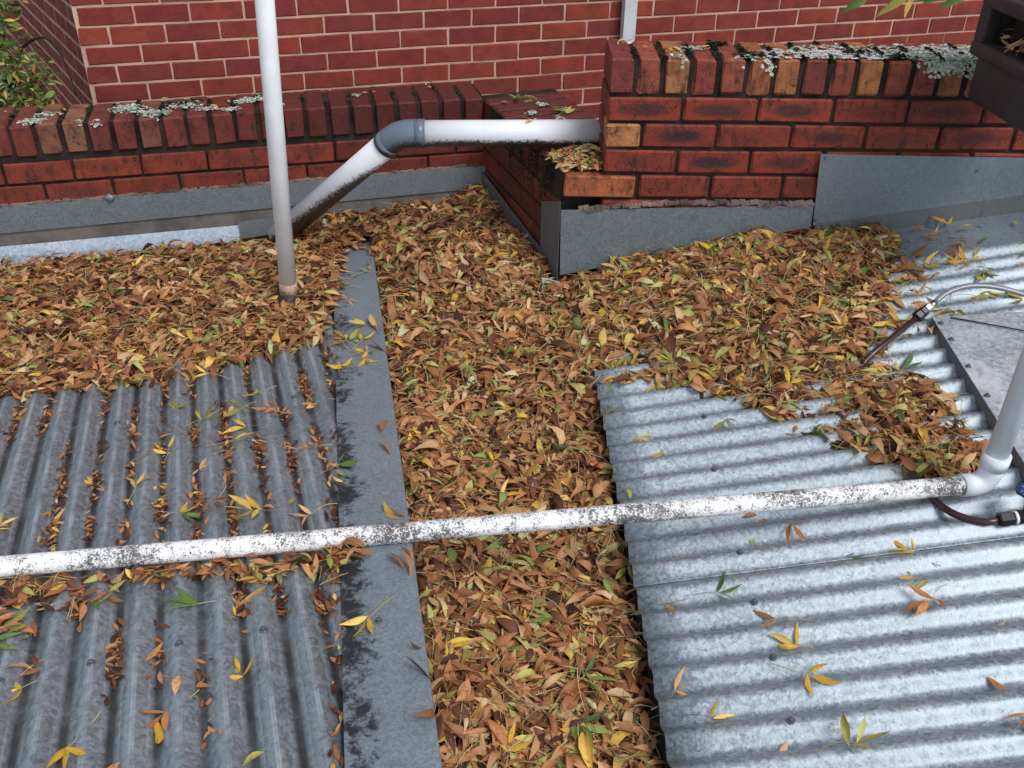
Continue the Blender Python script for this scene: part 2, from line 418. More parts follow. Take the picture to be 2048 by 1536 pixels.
# wall area outside the picture: joined brickwork
for k in range(9, 42):
    zc, us = house_course(k)
    for a, b in us:
        c = B0 + BX * ((a + b) / 2) - BN * .03; c.z = zc; stuffV.append((c, b - a))
V, F = merge([boxgeo(c, ln, .06, .076, bax) for c, ln in stuffV])
tag(child('brickwork', V, F, M['house'], house), kind='stuff').color = (*HB[0], 0)
# return wall with a window opening
rax = (RX, -RN, UP); SIG = .002
W0, W1, SILL = 1.66, 2.22, -1.45
quadwall('mortar_backing', CORN, RX, RN, .0, W0, GROUND, 2.2, .2, M['pink'], house).location -= RN * .0014
quadwall('mortar_backing', CORN, RX, RN, W0, W1, GROUND, SILL - .002, .2, M['pink'], house).location -= RN * .0014
quadwall('mortar_backing', CORN, RX, RN, W1, 5.2, GROUND, 2.2, .2, M['pink'], house).location -= RN * .0014
retV = []
for k in range(-9, 30):
    zc = B0.z + (k + .5) * CH; j = (0 if k % 2 == 0 else .12) - .12
    while j < 3.6:
        a = max(j + .005, .008); b = j + .235; j += .24
        spans = [(a, b)]
        if zc > SILL:
            spans = []
            if a < W0: spans.append((a, min(b, W0)))
            if b > W1: spans.append((max(a, W1), b))
        for s, e in spans:
            if e - s < .035: continue
            c = CORN + RX * ((s + e) / 2) - RN * .03; c.z = zc
            if -2.0 < zc < -.86 - .20 * s: brick(house, c, (round(e - s, 2) if e - s < .2 else .23, .06, .076), rax, M['house'], jitcol(rnd.choice(HB)), .004, .001, 3)
            else: retV.append((c.copy(), e - s))
V, F = merge([boxgeo(c, ln, .06, .076, rax) for c, ln in retV])
tag(child('brickwork', V, F, M['house'], house), kind='stuff').color = (*HB[0], 0)
# window reveal: far jamb, sill bricks, glass
for k in range(0, 9):
    c = CORN + RX * (W1 + .03) - RN * .11; c.z = SILL + .043 + k * CH
    brick(house, c, (.076 - .016, .22, .076), rax, M['house'], jitcol(L3(96, 40, 40)), .004, .001, 3)  # jamb bricks in a darker colour that carries the recess shade
for k in range(6):
    c = CORN + RX * (W0 + .05 + k * .092) - RN * .10; c.z = SILL - .03
    brick(house, c, (.082, .22, .06), rax, M['house'], jitcol(L3(110, 52, 44)), .004, .001, 3)
win = quadwall('window_pane', CORN - RN * .22, RX, RN, W0 - .02, W1 + .02, SILL - .1, 1.0, .02, M['glass'], house)
quadwall('window_frame', CORN - RN * .20, RX, RN, W0 - .02, W0 + .04, SILL - .05, 1.0, .03, M['frame'], win).parent = win
# square downpipe on the house wall
dp = empty('downpipe', tuple(B0 + BX * 2.46 + BN * .05)); dp.location.z = -1.26
tag(dp, 'pale grey rectangular downpipe fixed to the house wall above the lichen-covered parapet', 'pipe')
c0 = Vector((.560, 5.168, 0)) + BN * .035
dax = (BX, -BN, UP)
V, F = merge([boxgeo((c0.x, c0.y, .2), .066, .045, 2.93, dax)]); child('pipe_body', V, F, M['pvcgreyish'], dp)
V, F = boxgeo((c0.x, c0.y, -1.262), .070, .049, .012, dax); child('pipe_rim', V, F, M['pvc'], dp)

# ------------------------------------------------------------------ left parapet
LYAW = RAD(13.97); LX = Vector((math.cos(LYAW), math.sin(LYAW), 0)); LN = Vector((math.sin(LYAW), -math.cos(LYAW), 0))
Lp = Vector((-1.868, 3.3486, -1.3687)); lax = (LX, -LN, UP)
lpar = empty('parapet_wall', (Lp.x, Lp.y, GROUND))
tag(lpar, 'low brick parapet on the left with dark soldier coping and pale lichen patches', 'wall')
LEND = 1.80
CORE = .009
V, F = merge([boxgeo(tuple((Lp + LX * (LEND / 2 - .6) - LN * (.115))[:2]) + ((-1.158 + GROUND) / 2,), LEND + 1.2, .23 - 2 * CORE, -1.158 - GROUND, lax)])
child('mortar_core', V, F, M['black'], lpar)
PB = [L3(140, 58, 40), L3(130, 53, 38), L3(146, 62, 42), L3(120, 50, 38)]
CB = [L3(128, 62, 50), L3(118, 56, 46), L3(140, 66, 50), L3(134, 92, 68), L3(124, 54, 44), L3(132, 80, 62)]
for row, off in ((0, 0.0), (1, .125), (2, .0), (3, .12)):
    j = off - 1.2
    while j < LEND:
        a, b = j + .005, min(j + .235, LEND); j += .24
        if b - a < .03: continue
        c = Lp + LX * ((a + b) / 2) - LN * .05; c.z = Lp.z + .043 - row * CH
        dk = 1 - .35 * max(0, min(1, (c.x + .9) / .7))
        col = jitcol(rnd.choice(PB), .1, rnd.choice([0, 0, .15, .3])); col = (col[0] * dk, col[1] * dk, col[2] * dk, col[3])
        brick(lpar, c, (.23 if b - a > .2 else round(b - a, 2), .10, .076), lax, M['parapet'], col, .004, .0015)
n = int((LEND + 1.1) / .0872)
for i in range(n):
    u = LEND - .045 - i * .0872
    c = Lp + LX * u - LN * .115; c.z = -1.205 + rnd.uniform(-.003, .003)
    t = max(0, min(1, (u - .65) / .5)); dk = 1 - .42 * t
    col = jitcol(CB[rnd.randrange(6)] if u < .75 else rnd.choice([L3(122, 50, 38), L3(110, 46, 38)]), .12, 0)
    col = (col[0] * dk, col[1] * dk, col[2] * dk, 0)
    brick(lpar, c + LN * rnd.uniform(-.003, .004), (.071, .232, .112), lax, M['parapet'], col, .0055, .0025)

# return of the parapet coming towards the roof corner
RA = Vector((-.128, 3.783, 0)); RB = Vector((.157, 3.032, 0)); TD = (RB - RA).normalized(); TN = Vector((-TD.y, TD.x, 0))
if TN.x > 0: TN = -TN              # outward = towards the left (gutter side)
TL = (RB - RA).length; TW = .34; tax = (TD, -TN, UP)
core = []
V, F = boxgeo(tuple((RA + TD * (TL / 2 - .05) - TN * (TW / 2))[:2]) + ((-1.1665 + GROUND) / 2,), TL + .06, TW - .016, -1.1665 - GROUND, tax)
child('mortar_core', V, F, M['black'], lpar)
for i in range(9):
    u = .02 + i * .0845
    if u > TL - .13: break
    c = RA + TD * u - TN * (TW / 2); c.z = -1.215 + rnd.uniform(-.002, .002)
    brick(lpar, c, (.066, TW - rnd.uniform(0, .02), .108), tax, M['parapet'], jitcol(rnd.choice([L3(104, 44, 38), L3(92, 40, 34), L3(98, 46, 40)]), .1, 0), .006, .003)
for row in range(4):
    j = -.06 if row % 2 else -.18
    while j < TL:
        a, b = max(j + .005, -.02), min(j + .235, TL - .004); j += .24
        if b - a < .03: continue
        c = RA + TD * ((a + b) / 2) - TN * .05; c.z = -1.312 - row * CH
        brick(lpar, c, (round(b - a, 2), .10, .076), tax, M['parapet'], jitcol(rnd.choice([L3(112, 46, 34), L3(96, 42, 34), L3(128, 54, 38)]), .1, 0), .004, .002)

# ------------------------------------------------------------------ right parapet
RYAW = RAD(.774); RXv = Vector((math.cos(RYAW), math.sin(RYAW), 0)); RNv = Vector((math.sin(RYAW), -math.cos(RYAW), 0))
Rp = Vector((.5276, 3.0325, -.996)); qax = (RXv, -RNv, UP)
rpar = empty('parapet_wall', (1.3, 3.1, GROUND))
tag(rpar, 'tall brick parapet on the right with lichen-crusted soldier coping and flashed bricks', 'wall')
RL0, RL1 = -.2376, 2.1
def rp(u, d, z): p = Rp + RXv * u - RNv * d; p.z = z; return p
V, F = boxgeo(rp((RL0 + RL1) / 2, .115, (-.805 + GROUND) / 2), RL1 - RL0 - .016, .23 - .018, -.805 - GROUND, qax)
child('mortar_core', V, F, M['black'], rpar)
FB = [L3(142, 57, 40), L3(134, 54, 40), L3(148, 60, 42), L3(124, 52, 42)]
heart = {(0, 0): .8, (0, 1): .75, (0, 2): .8, (1, 1): 1.0, (1, 2): .25, (1, 3): .8, (2, 1): .95, (2, 0): .35}
for row in range(6):
    off = 0 if row % 2 == 0 else -.12
    j = off - .24; i = 0
    while j < RL1:
        a, b = max(j + .005, RL0), min(j + .235, RL1); j += .24
        if b - a < .04: continue
        col = rnd.choice(FB); al = heart.get((row, i), rnd.choice([.15, .4, .7, .85]) if row < 3 else .1)
        if row == 1 and i == 0: col, al = L3(190, 132, 84), 0
        if row == 3 and i == 0: i += 1; continue
        c = rp((a + b) / 2, .05, Rp.z + .043 - row * CH)
        brick(rpar, c, (.23 if b - a > .2 else round(b - a, 2), .10, .076), qax, M['parapet'], jitcol(col, .08, al), .006, .0016)
        i += 1
# tan bottom brick that continues over the return
brick(rpar, rp(-.2476, .05, Rp.z + .043 - 3 * CH), (.232, .11, .074), qax, M['parapet'], jitcol(L3(172, 98, 62), .03, 0), .005, .002)
brick(rpar, rp(-.27, .165, Rp.z + .040 - 3 * CH), (.19, .10, .074), qax, M['parapet'], jitcol(L3(126, 62, 50), .03, 0), .005, .002)
# end face stretchers (left end of the wall)
for row in range(4):
    c = rp(RL0 + .049, .17, Rp.z + .043 - row * CH)
    brick(rpar, c, (.10, .115, .076), qax, M['parapet'], jitcol(L3(118, 58, 44), .08, 0), .005, .002)
RC = [L3(126, 58, 50), L3(156, 82, 62), L3(164, 104, 66), L3(146, 64, 52), L3(150, 76, 60), L3(164, 100, 64), L3(166, 108, 66), L3(120, 56, 46), L3(140, 70, 54), L3(172, 112, 66), L3(144, 74, 52), L3(140, 68, 58), L3(156, 100, 62)]
n = int((RL1 - RL0) / .0862)
for i in range(n):
    u = RL0 + .0375 + i * .0862
    col = RC[i] if i < len(RC) else rnd.choice(RC)
    c = rp(u + rnd.uniform(-.0015, .0015), .113, -.848 + rnd.uniform(-.002, .002))
    brick(rpar, c, (.069, .226, .108), qax, M['parapet'], jitcol(col, .05, 0), .0065, .0028)
# loose mortar above the flashing
V, F = [], []
for i in range(60):
    u = -.30 + i * .013
    c = rp(u, -.004 + rnd.uniform(-.004, .004), -1.262 + (.0 if u > 0 else u * .08) + rnd.uniform(-.004, .004))
    v, f = boxgeo(c, .016 + rnd.random() * .014, .016, .005 + rnd.random() * .008, tuple(Matrix.Rotation(rnd.uniform(-.3, .3), 3, 'Y').col)); v, f = merge([(V, F), (v, f)]); V, F = v, f
child('loose_mortar', V, F, M['render'], rpar)
V, F = [], []
for i in range(150):
    u = -.7 + i * .0165; p = Lp + LX * u + LN * rnd.uniform(-.004, .003); p.z = -1.441 + .018 * (u / 1.8) + rnd.uniform(-.003, .003)
    v, f = boxgeo(p, .022, .012, .004 + rnd.random() * .008, tuple(Matrix.Rotation(LYAW, 3, 'Z').col)); V, F = merge([(V, F), (v, f)])
child('loose_mortar', V, F, M['render'], lpar)

# ------------------------------------------------------------------ flashings
def plate(name, poly, n, t, mat, parent=None, lip=None):
    V, F = prism(poly, n, t); return child(name, V, F, mat, parent)
fl = empty('wall_flashing', tuple(rp(-.3, -.01, -1.5))); tag(fl, 'grey metal flashing along the foot of the tall right parapet', 'flashing')
O1 = -.006
plate('flashing_sheet', [rp(-.372, O1, -1.292), rp(.474, O1, -1.266), rp(.478, O1, -1.345), rp(-.366, O1, -1.535)], RNv, .002, M['flash'], fl)
st = plate('stepped_sheet', [rp(.462, -.011, -1.088), rp(2.1, -.011, -1.105), rp(2.1, -.011, -1.17), rp(1.17, -.011, -1.222), rp(.482, -.011, -1.338)], RNv, .002, M['flash'], fl)
for u, z in ((.487, -1.318), (.985, -1.14), (.48, -1.10)):
    V, F, _ = tubegeo([rp(u, -.012, z), rp(u, -.0165, z)], .0045, 10); child('rivet', V, F, M['screw'], fl)
# corner wrap and strip along the return face
sf = empty('side_flashing', (.1, 3.15, -1.55)); tag(sf, 'dull grey flashing strip wrapping the corner of the return wall beside the leaf-filled gutter', 'flashing')
def tp(u, d, z): p = RA + TD * u + TN * d; return Vector((p.x, p.y, z))
plate('corner_sheet', [tp(TL - .155, .006, -1.325), tp(TL + .008, .006, -1.262), tp(TL + .008, .006, -1.56), tp(TL - .155, .006, -1.62)], TN, .002, M['flashdark'], sf)
plate('strip', [tp(-.02, .010, -1.445), tp(TL - .13, .010, -1.500), tp(TL - .13, .010, -1.64), tp(-.02, .010, -1.56)], TN, .002, M['flashdark'], sf)
# lead tongue at the corner foot
V, F = [], []
n = 14
for i in range(n + 1):
    a = i / n * math.pi
    V.append((.155 - .05 * math.cos(a) * .9 - .012, 2.995 - .055 * math.sin(a) * .9, -1.545 - .035 * math.sin(a) + .012 * math.cos(a)))
V2, F2 = prism(V, (0, -.3, 1), .003); child('lead_tongue', V2, F2, M['flash'], sf)
# left parapet flashing: cover strip, cement, bright strip of the back gutter
lf = empty('wall_flashing', tuple(Lp + LN * .01)); tag(lf, 'grey cover flashing with a bright galvanised strip below it along the left parapet', 'flashing')
def lp(u, d, z): p = Lp + LX * u + LN * d; p.z = z; return p
plate('cover_strip', [lp(-1.2, .006, -1.458), lp(LEND + .02, .006, -1.425), lp(LEND + .02, .006, -1.520), lp(-1.2, .006, -1.565)], LN, .002, M['flash'], lf)
plate('cement_band', [lp(-1.2, -.004, -1.55), lp(LEND, -.004, -1.50), lp(LEND, -.004, -1.75), lp(-1.2, -.004, -1.75)], LN, .006, M['cement'], lf)
plate('gutter_strip', [lp(-1.2, .012, -1.606), lp(.80, .012, -1.592), lp(.80, .030, -1.650), lp(-1.2, .030, -1.688)], LN, .002, M['flashnew'], lf)
plate('gutter_strip', [lp(.80, .014, -1.585), lp(LEND, .012, -1.535), lp(LEND, .014, -1.63), lp(.80, .016, -1.66)], LN, .002, M['flash'], lf)
plate('joint_plate', [lp(.80, .022, -1.572), lp(.985, .022, -1.564), lp(.985, .036, -1.625), lp(.80, .036, -1.640)], LN, .003, M['flashdark'], lf)
# lead plug on top edge of the cover strip
V, F = [], []
bm = bmesh.new(); bmesh.ops.create_icosphere(bm, subdivisions=2, radius=.016)
for v in bm.verts: v.co = Vector((v.co.x * 1.15, v.co.y * .8, v.co.z * .9)) * (1 + rnd.uniform(-.12, .12)) + lp(.345, .010, -1.438)
V = [v.co.copy() for v in bm.verts]; F = [tuple(v.index for v in f.verts) for f in bm.faces]; bm.free()
child('lead_plug', V, F, M['flash'], lf, True)

# ------------------------------------------------------------------ roofs
# left roof: crest plane
PSI, LSL = RAD(-17.68), RAD(6.11)
LE = Vector((math.cos(PSI), -math.sin(PSI), 0)); LDh = Vector((math.sin(PSI), math.cos(PSI), 0))
LZ0, LOFF = -1.248, -.2097; TLs = math.tan(LSL)
def zL(x, y): return LZ0 - TLs * (LDh.x * x + LDh.y * y)
def profL(a): return .0112 * (np.cos(2 * np.pi * (a - LOFF) / .076) - 1)
capA = Vector((-.318, 1.28)); capd = Vector((-.1773, .984)); capn = Vector((.984, .1773))
def cap_s(x, y): return (x - capA.x) * capn.x + (y - capA.y) * capn.y      # distance right of the capping's left edge
CAPW = .150
roofl = empty('corrugated_roof', (-1.0, 1.8, -1.45)); tag(roofl, 'weathered dark grey corrugated roof on the left, grooves holding leaf debris', 'roof')
def corrugated_left(name, a0, a1, d0, d1, dz, mat, npp=14, clip=True, nd=60):
    na = int((a1 - a0) / .076 * npp); A = np.linspace(a0, a1, na); Dd = np.linspace(d0, d1, nd)
    V, UV, F = [], [], []
    for d in Dd:
        for a in A:
            aa = a
            if clip:
                # stay under the capping: a such that cap_s == .05
                x0, y0 = LDh.x * d, LDh.y * d
                amax = (.05 - cap_s(x0, y0)) / (LE.x * capn.x + LE.y * capn.y)
                aa = min(a, amax)
            x = LE.x * aa + LDh.x * d; y = LE.y * aa + LDh.y * d
            V.append((x, y, LZ0 - TLs * d + float(profL(aa)) + dz)); UV.append(((aa - LOFF) / .076 + .5, d))
    V = np.array(V); 
    for i in range(nd - 1):
        for j in range(na - 1):
            q = (i * na + j, i * na + j + 1, (i + 1) * na + j + 1, (i + 1) * na + j)
            if np.linalg.norm(V[q[0]] - V[q[1]]) + np.linalg.norm(V[q[2]] - V[q[3]]) > 1e-4: F.append(q)
    return child(name, V, F, mat, roofl, True, UV)
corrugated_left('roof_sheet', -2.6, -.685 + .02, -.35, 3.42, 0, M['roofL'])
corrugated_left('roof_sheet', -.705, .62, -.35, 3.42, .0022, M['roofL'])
capo = empty('edge_capping', (-.25, 1.6, -1.42)); tag(capo, 'smooth grey metal capping with black mould along the left roof edge', 'capping')
def cp(s, t, dz=0):
    x = capA.x + capn.x * s + capd.x * t; y = capA.y + capn.y * s + capd.y * t
    return Vector((x, y, zL(x, y) + dz))
prof = [(.004, -.010), (.000, .004), (.006, .0068), (.014, .0045), (.020, .005), (.145, .006), (.150, .003), (.152, -.004), (.152, -.20)]
V, F = [], []
ts = np.linspace(-1.5, 2.42, 40)
for t in ts:
    w = .0012 * math.sin(t * 9) + .0008 * math.sin(t * 23 + 1)
    for s, dz in prof: V.append(cp(s, t, dz + w))
m = len(prof)
for i in range(len(ts) - 1):
    for j in range(m - 1): F.append((i * m + j, i * m + j + 1, (i + 1) * m + j + 1, (i + 1) * m + j))
o = child('capping_sheet', V, F, M['cap'], capo, True)
md = o.modifiers.new('edge', 'EDGE_SPLIT'); md.split_angle = RAD(35)
# right roof: valley plane
EA = Vector((.258, 2.282, -1.608)); EH = RAD(-2.37); ED = Vector((math.sin(EH), math.cos(EH), 0))
GS = RAD(10.82); GD = Vector((math.cos(GS), .0103 * math.cos(GS), math.sin(GS))); TRs = math.tan(GS)
def tR(x, y): # along-eave coordinate for a point (inverse of EA + s*GD + t*ED in plan)
    det = GD.x * ED.y - GD.y * ED.x; dx, dy = x - EA.x, y - EA.y
    return (GD.x * dy - GD.y * dx) / det, (dx * ED.y - dy * ED.x) / det     # t, s
def profR(t): return .0112 * (1 - np.cos(2 * np.pi * t / .076))
def zR(x, y): t, s = tR(x, y); return EA.z + s * GD.z
roofr = empty('corrugated_roof', (.9, 1.8, -1.48)); tag(roofr, 'bright spangled galvanised corrugated roof on the right sloping down to the leaf-filled gutter', 'roof')
def corrugated_right(name, t0, t1, dz, npp=14, s1=2.3, ns=26):
    nt = int((t1 - t0) / .076 * npp); T = np.linspace(t0, t1, nt); S = np.linspace(0, s1, ns); V, UV, F = [], [], []
    for s in S:
        for t in T:
            p = EA + GD * s + ED * float(t); p.z += float(profR(t)) + dz; V.append(p); UV.append((t / .076, s))
    for i in range(ns - 1):
        for j in range(nt - 1): F.append((i * nt + j, i * nt + j + 1, (i + 1) * nt + j + 1, (i + 1) * nt + j))
    o = child(name, V, F, M['roofR'], roofr, True, UV)
    md = o.modifiers.new('thickness', 'SOLIDIFY'); md.thickness = .0012; md.offset = -1; return o
corrugated_right('roof_sheet', -.69, .73, .0026)
corrugated_right('roof_sheet', -2.0, -.640, .0)
# fascia of the gutter under the eave, gutter sole
gut = empty('valley_gutter', (.1, 1.6, -1.72)); tag(gut, 'metal valley gutter between the two roofs buried under brown leaves', 'gutter')
e0 = EA + ED * -2.1 + Vector((.035, 0, 0)); e1 = EA + ED * .73 + Vector((.035, 0, 0))
plate('gutter_side', [Vector((e0.x, e0.y, -1.615)), Vector((e1.x, e1.y, -1.615)), Vector((e1.x, e1.y, -1.80)), Vector((e0.x, e0.y, -1.80))], (1, 0, 0), .003, M['flashdark'], gut)
plate('gutter_sole', [Vector((-.45, 0.0, -1.80)), Vector((.40, 0.0, -1.80)), Vector((.30, 3.05, -1.80)), Vector((-.15, 3.80, -1.80)), Vector((-2.7, 3.2, -1.80)), Vector((-2.7, 2.9, -1.80)), Vector((-.62, 3.25, -1.80))], (0, 0, -1), .003, M['flashdark'], gut)
# apron under the right flashing
ap = empty('roof_apron', (1.2, 2.95, -1.4)); tag(ap, 'smooth grey apron sheet between the right parapet flashing and the corrugated roof', 'flashing')
V, F = [], []
for u in np.linspace(.49, 2.0, 24):
    a = rp(u, -.012, -1.338 + (u - .694) * .161); b = rp(u, -.020, a.z - .055)
    pts = [Vector((a.x, a.y + .004, a.z + .10)), Vector((a.x, a.y - .006, a.z - .02))]
    y2 = a.y - .170; pts += [Vector((a.x, y2, zR(a.x, y2) + .0215)), Vector((a.x, y2 - .004, zR(a.x, y2) + .012))]
    pts[1].z = max(pts[1].z, zR(a.x, a.y - .012) + .03); pts[0].z = max(pts[0].z, pts[1].z + .01)
    V += pts
for i in range(23):
    for j in (1, 2): F.append((i * 4 + j, i * 4 + j + 1, (i + 1) * 4 + j + 1, (i + 1) * 4 + j))
child('apron_sheet', V, F, M['flash'], ap)
child('upstand', V, [(i * 4, i * 4 + 1, (i + 1) * 4 + 1, (i + 1) * 4) for i in range(23)], M['flashdark'], ap)  # darker metal puts a fold shadow into the upstand's colour

# roofing screws
def screw_mesh():
    prof = [(0, .0075), (.0035, .0072), (.0042, .0060), (.0042, .0022), (.0072, .0020), (.0082, .0004), (.0082, -.002)]
    V, F = [], []; seg = 10
    for r, z in prof:
        for j in range(seg): V.append((r * math.cos(2 * math.pi * j / seg), r * math.sin(2 * math.pi * j / seg), z))
    for i in range(len(prof) - 1):
        for j in range(seg): k = (j + 1) % seg; F.append((i * seg + j, i * seg + k, (i + 1) * seg + k, (i + 1) * seg + j))
    me = mesh('screw', V, F); me.materials.append(M['screw']); return me
SM = screw_mesh()
def put_screw(parent, x, y, z, n=UP):
    q = UP.rotation_difference(n); o = link('screw', SM, None, parent, Matrix.Translation(Vector((x, y, z)) - Vector(parent.location)) @ q.to_matrix().to_4x4()); return o
nLv = Vector((TLs * LDh.x, TLs * LDh.y, 1)).normalized(); nRv = Vector((-GD.z, 0, GD.x)).normalized()
for x, y in ((-.602, 1.222), (-.456, 1.257), (-.753, 1.173), (-.896, 1.131), (-.583, 2.176), (-1.025, 2.045)):
    a = LE.x * x + LE.y * y; d = LDh.x * x + LDh.y * y; a = LOFF + round((a - LOFF) / .076) * .076
    put_screw(roofl, LE.x * a + LDh.x * d, LE.y * a + LDh.y * d, LZ0 - TLs * d + .0022, nLv)
for x, y in ((.528, 1.649), (.53, 1.503), (.537, 1.355), (.538, 1.199), (.51, 2.325), (.53, 2.168), (.519, 1.953), (.524, 1.801), (.54, 1.05)):
    t, s = tR(x, y); t = (math.floor(t / .076) + .5) * .076; p = EA + GD * s + ED * t
    put_screw(roofr, p.x, p.y, p.z + .0224 + .0026, nRv)
for t, s in ((-.02, .07), (1.02, .07)):
    p = cp(s, t, .0062); put_screw(capo, p.x, p.y, p.z, nLv)

# galvanised tray / upstand at right
tr = empty('metal_tray', (1.3, 2.2, -1.42)); tag(tr, 'flat galvanised metal tray with white stains raised above the right roof', 'tray')
def trp(x, y, h): return Vector((x, y, -1.378 + (x - 1.2) * .10 + h))
TP = [trp(1.185, 1.50, 0), trp(2.3, 1.45, 0), trp(2.3, 2.45, 0), trp(1.225, 2.47, 0)]
V, F = prism(TP, -UP, .003); child('tray_sheet', V, F, M['tray'], tr)
plate('tray_edge', [trp(1.184, 1.50, -.0035), trp(1.224, 2.47, -.0035), trp(1.224, 2.47, -.032), trp(1.184, 1.50, -.032)], (1, 0, 0), .003, M['flashdark'], tr)
plate('tray_edge', [trp(1.23, 2.471, -.0035), trp(2.3, 2.451, -.0035), trp(2.3, 2.451, -.05), trp(1.23, 2.471, -.05)], (0, 1, 0), .003, M['flashdark'], tr)
for y in (1.78, 1.92, 2.06, 2.2, 2.34, 2.43):
    p = trp(1.197 + (y - 1.5) * .041, y, .001); put_screw(tr, p.x, p.y, p.z)
tube('stay_wire', [trp(1.27, 2.455, .004), trp(1.42, 2.36, .006), trp(1.52, 2.28, .005)], .0022, M['bark'], tr, 6)
rub = []
for i in range(26):
    c = trp(1.52 + rnd.uniform(-.03, .10), 2.275 + rnd.uniform(-.02, .02), .004)
    rub.append(boxgeo(c, rnd.uniform(.006, .018), rnd.uniform(.004, .012), rnd.uniform(.003, .009), tuple(Matrix.Rotation(rnd.uniform(0, 3), 3, 'Z').col)))
V, F = merge(rub); tag(link('debris', mesh('debris', V, F), M['soil']), 'small dark heap of debris lying on the galvanised tray', 'debris', None, 'stuff')

# ------------------------------------------------------------------ pipes
# big white pipe crossing the return wall, grey elbow, diagonal down into the leaves
bp = empty('drain_pipe', (-.05, 3.23, -1.15)); tag(bp, 'thick white drain pipe with grey elbow running from the parapet down into the leaves', 'pipe')
E1 = Vector((-.395, 3.212, -1.103)); Rr = .0445
E2 = Vector((.292, 3.250, -1.103)); dgl = Vector((-.915, 3.44, -1.595))
dh = (E2 - E1).normalized(); dd = (dgl - E1).normalized()
tube('horizontal_pipe', [E1 + dh * .055, E1 + dh * .3, E2], Rr, M['pvcmottled'], bp, 32)
tube('diagonal_pipe', [E1 + dd * .055, E1 + dd * .3, dgl], Rr, M['pvcmottled'], bp, 32)
pts = [E1 + dd * .078, E1 + dd * .055] + arc(E1 + dd * .045, E1, E1 + dh * .045, 8) + [E1 + dh * .055, E1 + dh * .085]
tube('elbow', pts, .0478, M['pvcgrey'], bp, 32)
tube('elbow_collar', [E1 + dh * .052, E1 + dh * .087], .0488, M['pvcgrey'], bp, 32)
tube('elbow_collar', [E1 + dd * .052, E1 + dd * .080], .0487, M['pvcgrey'], bp, 32)
# thin white vent pipe
vp = empty('vent_pipe', (-.756, 2.869, -1.565)); tag(vp, 'thin upright white vent pipe rising from the leaves on the left roof', 'pipe')
vb = Vector((-.756, 2.869, -1.578)); vd = Vector((.043, 0, 1)).normalized()
tube('pipe_body', [vb + vd * .05, vb + vd * .8, vb + vd * 2.2], .0278, M['pvc'], vp, 28)
tube('collar', [vb + vd * .030, vb + vd * .075, vb + vd * .078], [.0300, .0300, .0282], M['pvcold'], vp, 28)
tube('rubber_boot', [vb - vd * .02, vb + vd * .0, vb + vd * .012, vb + vd * .014, vb + vd * .03, vb + vd * .038], [.075, .060, .048, .040, .036, .0305], M['rubber'], vp, 28)
# long mouldy pipe across everything
lpz = -1.386
lg = empty('waste_pipe', (0, 1.6, lpz)); tag(lg, 'long white pipe speckled with black mould spanning both roofs and the gutter', 'pipe')
A0 = Vector((-2.2, 1.236, lpz)); A1 = Vector((1.066, 1.7150, lpz))
ld = (A1 - A0).normalized()
tube('pipe_body', [A0 + ld * (i * .25) for i in range(13)] + [A1 - ld * .035], .0218, M['pvcmould'], lg, 24)
up1 = A1 + Vector((0, 0, .03))
pts = [A1 - ld * .045, A1 - ld * .020] + arc(A1 - ld * .018, A1 + ld * .012, A1 + ld * .018 + UP * .034, 8) + [A1 + ld * .019 + UP * .055]
tube('elbow', pts, .0262, M['pvcpale'], lg, 26)
ub = A1 + ld * .019 + UP * .050
tube('elbow_socket', [ub, ub + UP * .034], .0300, M['pvcpale'], lg, 26)
tube('riser', [ub + UP * .02, ub + UP * .6, ub + UP * 1.6], .0238, M['pvcpale'], lg, 26)
# small water line
wl = empty('water_line', (1.05, 2.0, -1.44)); tag(wl, 'brown tube with braided hose, black fittings and blue tap on the right roof', 'hose')
z = lambda x, y, h: Vector((x, y, zR(x, y) + .0224 + h))
t0 = z(.985, 2.315, .005); t1 = z(1.160, 2.425, .062)
tube('tube', arc(t0 + Vector((-.03, -.03, -.06)), t0, t0 + (t1 - t0) * .2, 5) + [t1], .0085, M['brown'], wl, 14)
dv = (t1 - t0).normalized()
def hexnut(name, p, d, ln, r, mat):
    V, F, UV = tubegeo([p, p + d * ln * .12, p + d * ln * .88, p + d * ln], [r * .88, r, r, r * .88], 6); return child(name, V, F, mat, wl)
hexnut('nut', t1 - dv * .006, dv, .022, .0165, M['blackfit']); hexnut('nut', t1 + dv * .017, dv, .016, .0150, M['blackfit'])
hexnut('nut', t1 + dv * .034, dv, .018, .0135, M['steel'])
tube('ferrule', [t1 + dv * .050, t1 + dv * .072], .0092, M['steel'], wl, 14)
h0 = t1 + dv * .070
tube('braided_hose', arc(h0, h0 + dv * .10 + Vector((0, 0, .03)), h0 + Vector((.26, .035, .015)), 12) + [h0 + Vector((.6, -.02, -.03))], .0078, M['braid'], wl, 14)
q = [z(.955, 2.10, -.004), z(.962, 2.03, .006), z(.966, 1.86, .006), z(.972, 1.80, .006)]
tube('tube', q + arc(z(.978, 1.76, .006), z(.985, 1.66, .008), z(1.06, 1.632, .010), 8) + [z(1.10, 1.632, .012)], .0085, M['brown'], wl, 14)
b0 = z(1.085, 1.632, .012); bx_ = Vector((1, .02, .19)).normalized()
hexnut('nut', b0, bx_, .034, .0165, M['blackfit'])
tube('white_ring', [b0 + bx_ * .034, b0 + bx_ * .041], .0150, M['pvc'], wl, 16)
tube('valve_body', [b0 + bx_ * .041, b0 + bx_ * .06, b0 + bx_ * .12], [.0165, .0150, .0150], M['blackfit'], wl, 14)
sb = b0 + bx_ * .066
tube('valve_stem', [sb, sb + Vector((-.004, .01, .035)), sb + Vector((-.006, .014, .05))], [.014, .011, .008], M['blackfit'], wl, 12)
